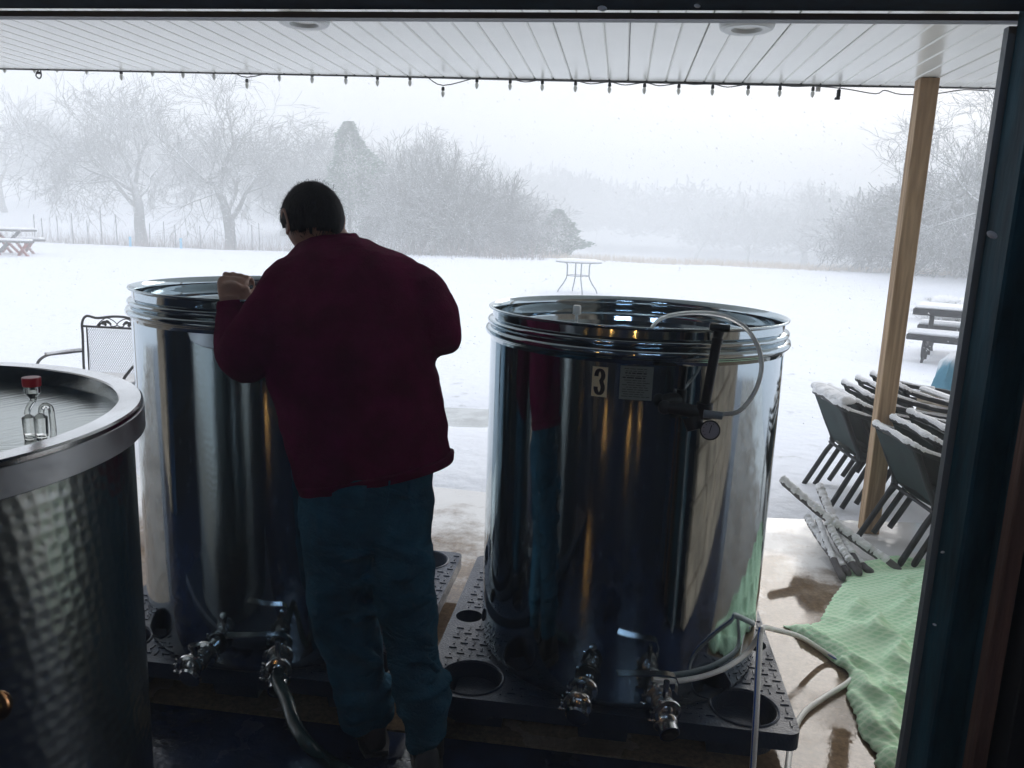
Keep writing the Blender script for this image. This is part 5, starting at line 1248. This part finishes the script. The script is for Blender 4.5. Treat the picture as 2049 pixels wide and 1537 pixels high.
        q.tube([b0, k1, k2, k3], [.015, .0125, .011, .0085], 10); q.blob(k3, .0088, 8, 6)
    wl = at(459, 600, 2.208); hand(wl, Vector((-.10, .55, .38)), Vector((.88, .45, -.1)), Vector((-.25, -.60, .75)), -1)
    q.blob(wl + Vector((-.006, .025, .028)), (.036, .03, .026), 14, 10); q.blob(wl + Vector((.035, .03, .030)), (.014, .02, .013), 12, 8)
    wr = at(742, 600, 2.42); hand(wr, Vector((-.8, .45, .1)), Vector((.45, .8, 0)), Vector((0, 0, 1)), 1)
    o = q.build('body', M_skin, t, smooth=180); remesh(o, .0055, 3)
    # ears: rim and bowl
    for s_ in (-1, 1):
        q = MB(); c = hc + Rh @ Vector((s_ * .074, -.008, -.012)); pts = []
        for k in range(15):
            a = math.radians(-100 + k * 285 / 14); pts.append(c + Rh @ Vector((s_ * (.010 + .006 * math.sin(a)), -.018 * math.cos(a) * .9 - .006, .030 * math.sin(a))))
        q.tube(pts, .0052, 8); q.blob(c + Rh @ Vector((s_ * .004, -.004, 0)), (.008, .017, .027), 12, 8, Rh); q.blob(c + Rh @ Vector((s_ * .004, .004, -.030)), (.005, .008, .010), 10, 6, Rh)
        q.build('ear', M_skin, t, smooth=180)
    for s_ in (-1, 1):
        q = MB(); q.blob(hc + Rh @ Vector((s_ * .031, .079, .004)), .0115, 12, 8); q.build('eye', M_white, t, smooth=180)
    q = MB(); q.tube([hc + Rh @ Vector((-.022, .095, -.062)), hc + Rh @ Vector((0, .0975, -.0615)), hc + Rh @ Vector((.022, .095, -.062))], .003, 6); q.build('mouth', mat('lips', (.3, .09, .08), .5), t)
    # hair: close cropped cap following the skull, with a ragged edge and short tufts
    rows = head(.010, 72, 44); q = MB(); n = 72
    def keep(k, i):
        p = Rh.transposed() @ (rows[i][k] - hc); ang_ = math.atan2(p.x, -p.y)            # 0 at the nape
        if p.y > .055: lim = .055
        elif abs(ang_) < .9: lim = -.052 + .006 * math.sin(k * 2.3)
        elif p.y < .02: lim = -.030 if p.y > -.02 else -.040
        else: lim = -.005
        if p.y < .02 and abs(ang_) < 1.3: lim -= .010
        return p.z > lim
    vs = [p for r_ in rows for p in r_]; fs = []
    for i in range(len(rows) - 1):
        for k in range(n):
            k2 = (k + 1) % n
            if keep(k, i) and keep(k2, i): fs.append((i * n + k, i * n + k2, (i + 1) * n + k2, (i + 1) * n + k))
    fs.append(tuple((len(rows) - 1) * n + j for j in range(n)))
    # shell thickness comes from solidify; tufts are slim cones lying along the skull
    q._add(vs, fs)
    h_ = q.build('hair', M_hair, t, smooth=180); s2_ = h_.modifiers.new('th', 'SOLIDIFY'); s2_.thickness = .010; s2_.offset = -1
    q = MB(); r = np.random.default_rng(4)
    for _ in range(3200):
        i = int(r.integers(6, len(rows) - 1)); k = int(r.integers(0, n))
        if not keep(k, i): continue
        p = rows[i][k]; nn = (p - hc).normalized(); dn = Rh @ Vector((r.normal(0, .25), -.35 + r.normal(0, .3), -.9 if (Rh.transposed() @ (p - hc)).z < .07 else .25)); dn = (dn - nn * dn.dot(nn)).normalized()
        sdv = nn.cross(dn) * .0011; L_ = r.uniform(.012, .022); b0 = p - nn * .001; q._add([b0 - sdv, b0 + sdv, b0 + dn * L_ + nn * r.uniform(.002, .006)], [(0, 1, 2)])
    for _ in range(260):
        a = r.uniform(-1.2, 1.2); p0 = hc + Rh @ Vector((.062 * math.sin(a), r.uniform(-.06, .04), .104 - .022 * math.sin(a) ** 2)); sd = Rh @ Vector((.0010, 0, 0)); q._add([p0 - sd, p0 + sd, p0 + Rh @ Vector((r.normal(0, .006), r.uniform(-.012, .02), r.uniform(.004, .010)))], [(0, 1, 2)])
    tag(q.build('hair_strands', M_hair, t, smooth=0), kind='stuff')
person()

# ------------------------------------------------------------------ inside of the brewery, seen mirrored in the steel
for i, (x, y, m, lab) in enumerate(((-1.75, -1.15, M_stud, 'brown timber column inside the brewery, mirrored as an amber streak'),)):
    t = thing('timber_column', lab, 'column', (x, y, 0)); q = MB(); q.box((0, 0, 1.6), (.16, .16, 3.2), ch=.01); q.build('timber', M_pine, t)
for i, (x, y, rr, h, lab) in enumerate(((.55, -3.6, .45, 1.9, 'closed steel fermenter inside the brewery by the back wall'), (-2.9, -3.2, .5, 2.1, 'taller closed steel fermenter in the inner left corner of the brewery'))):
    t = thing('fermenter', lab, 'tank', (x, y, 0), group='closed fermenters inside the brewery')
    q = MB(); q.lathe([(.06, .35), (rr, .75), (rr, h), (rr * .6, h + .14), (.08, h + .2), (.001, h + .2)], 48); q.build('body', M_band, t)
    for k in range(3):
        a = k * 2.1; q = MB(); q.tube([(rr * .85 * math.cos(a), rr * .85 * math.sin(a), 0), (rr * .85 * math.cos(a), rr * .85 * math.sin(a), .8)], .03, 8); q.build('leg', M_fit, t)
t = thing('storage_rack', 'green storage rack with boxes against the inner wall', 'rack', (2.7, -3.6, 0))
for sx in (-.25, .25):
    for sy in (-.8, .8): q = MB(); q.box((sx, sy, 1.0), (.04, .04, 2.0)); q.build('upright', M_shelfgreen, t, smooth=0)
for z in (.3, .9, 1.5): q = MB(); q.box((0, 0, z), (.5, 1.6, .04)); q.build('shelf', M_shelfgreen, t, smooth=0)
for i, (x, y, z, m, lab) in enumerate(((2.7, -4.0, .33, M_beige, 'tan box on the lowest shelf of the green rack'), (2.7, -3.2, .93, M_trim, 'white box on the middle shelf of the green rack'), (2.7, -3.9, 1.53, M_beige, 'tan box on the top shelf of the green rack'))):
    q = MB(); q.box((x, y, z + .15), (.4, .5, .29), ch=.01); tag(q.build('box', m), lab, 'box', 'boxes on the rack')
t = thing('green_reflector', 'sage green panel added to reflect in the swirl patterned tank', 'panel', (3.25, -1.7, 0)); q = MB(); q.box((0, 0, 1.15), (.05, 1.5, 2.3), ch=.005); q.build('reflector_panel', mat('sage_paint', (.33, .46, .26), .6), t); q = MB(); q.box((-.04, .6, 1.05), (.03, .03, .2)); q.build('handle', M_fit, t)  # panel added to put a green reflection on the near tank
t = thing('blue_standin', 'added blue shape mirrored in place of the viewer in blue', 'stand-in', (-.75, -2.3, 0)); q = MB(); q.lathe([(.26, 0), (.29, .03), (.29, .3), (.30, .32), (.29, .34), (.29, .6), (.30, .62), (.29, .64), (.28, .9), (.001, .91)], 32); q.build('shell', M_bluestandin, t)  # added so the steel mirrors a blue band, as from the viewer's clothes
q = MB(); q.lathe([(.27, 0), (.28, .03), (.28, .85), (.001, .86)], 32); q.build('shell', M_bluestandin, t, loc=(0, 0, .912))
t = thing('low_bench', 'low dark bench at the back of the brewery with amber lamps on it', 'bench', (-.6, -3.9, 0))
q = MB(); q.box((0, 0, .45), (3.4, .4, .05)); q.build('bench_top', M_rubber, t, smooth=0)
for sx in (-1.6, 1.6):
    q = MB(); q.box((sx, 0, .21), (.06, .36, .42)); q.build('leg', M_rubber, t, smooth=0)
for k, x in enumerate((-2.05, -1.35, -.75, .0, .8)):
    t = thing('amber_lamp', ['amber lamp at the column end of the low bench', 'second amber lamp from the column on the low bench', 'middle amber lamp on the low bench', 'fourth amber lamp from the column on the low bench', 'amber lamp at the far end of the low bench'][k], 'lamp', (x, -3.85, .475), group='amber lamps on the low bench')
    q = MB(); q.lathe([(.06, 0), (.06, .02), (.02, .03), (.02, .05)], 16); q.build('base', M_rubber, t)
    q = MB(); q.lathe([(.015, .05), (.03, .08), (.033, .11), (.02, .14), (.001, .15)], 16); q.build('bulb', M_warm, t)
M_fill_tube = lampmat('cool_fill_tube', (.50, .72, 1.0), 45.0)  # cool fill lamps added behind the viewer to lift the dark fronts
for x in (-1.9, .9):
    t = thing('added_fill_tube', 'added cool fill tube on the brewery ceiling, ' + ('above the timber column side' if x < 0 else 'above the rack side'), 'ceiling light', (x, -1.9, 3.17), group='added fill tubes on the brewery ceiling')
    q = MB(); q.box((0, 0, 0), (1.25, .12, .05), ch=.01); q.build('fixture', M_trim, t)
    q = MB(); q.tube([(-.6, 0, -.045), (.6, 0, -.045)], .016, 12); q.build('tube', M_fill_tube, t)
t = thing('wall_lamp', 'warm lamp fixed on the timber column', 'lamp', (-1.64, -1.0, 1.0))
q = MB(); q.lathe([(.013, 0), (.015, .02), (.015, .18), (.013, .2)], 14); q.build('bulb', M_warm, t)
q = MB(); q.box((-.05, -.06, .1), (.06, .08, .05)); q.build('bracket', M_rubber, t)

# ------------------------------------------------------------------ snowy air
q = MB(); x0, x1, y0, y1, z0, z1 = -180, 160, -14, 300, -9, 13.5
q._add([(x0, y0, z0), (x1, y0, z0), (x1, y1, z0), (x0, y1, z0), (x0, y0, z1), (x1, y0, z1), (x1, y1, z1), (x0, y1, z1)], [(0, 3, 2, 1), (4, 5, 6, 7), (0, 1, 5, 4), (1, 2, 6, 5), (2, 3, 7, 6), (3, 0, 4, 7)])
mh = bpy.data.materials.new('haze_air'); mh.use_nodes = True; N, L = nodes(mh); N.remove(N['Principled BSDF'])
pv = N.new('ShaderNodeVolumePrincipled'); pv.inputs['Color'].default_value = (.97, .99, 1.0, 1); pv.inputs['Density'].default_value = 0.0185; pv.inputs['Anisotropy'].default_value = 0.0
L.new(pv.outputs[0], N['Material Output'].inputs['Volume'])
tag(q.build('haze', mh, smooth=0), 'pale snow filled air over the whole field', 'haze', kind='stuff')
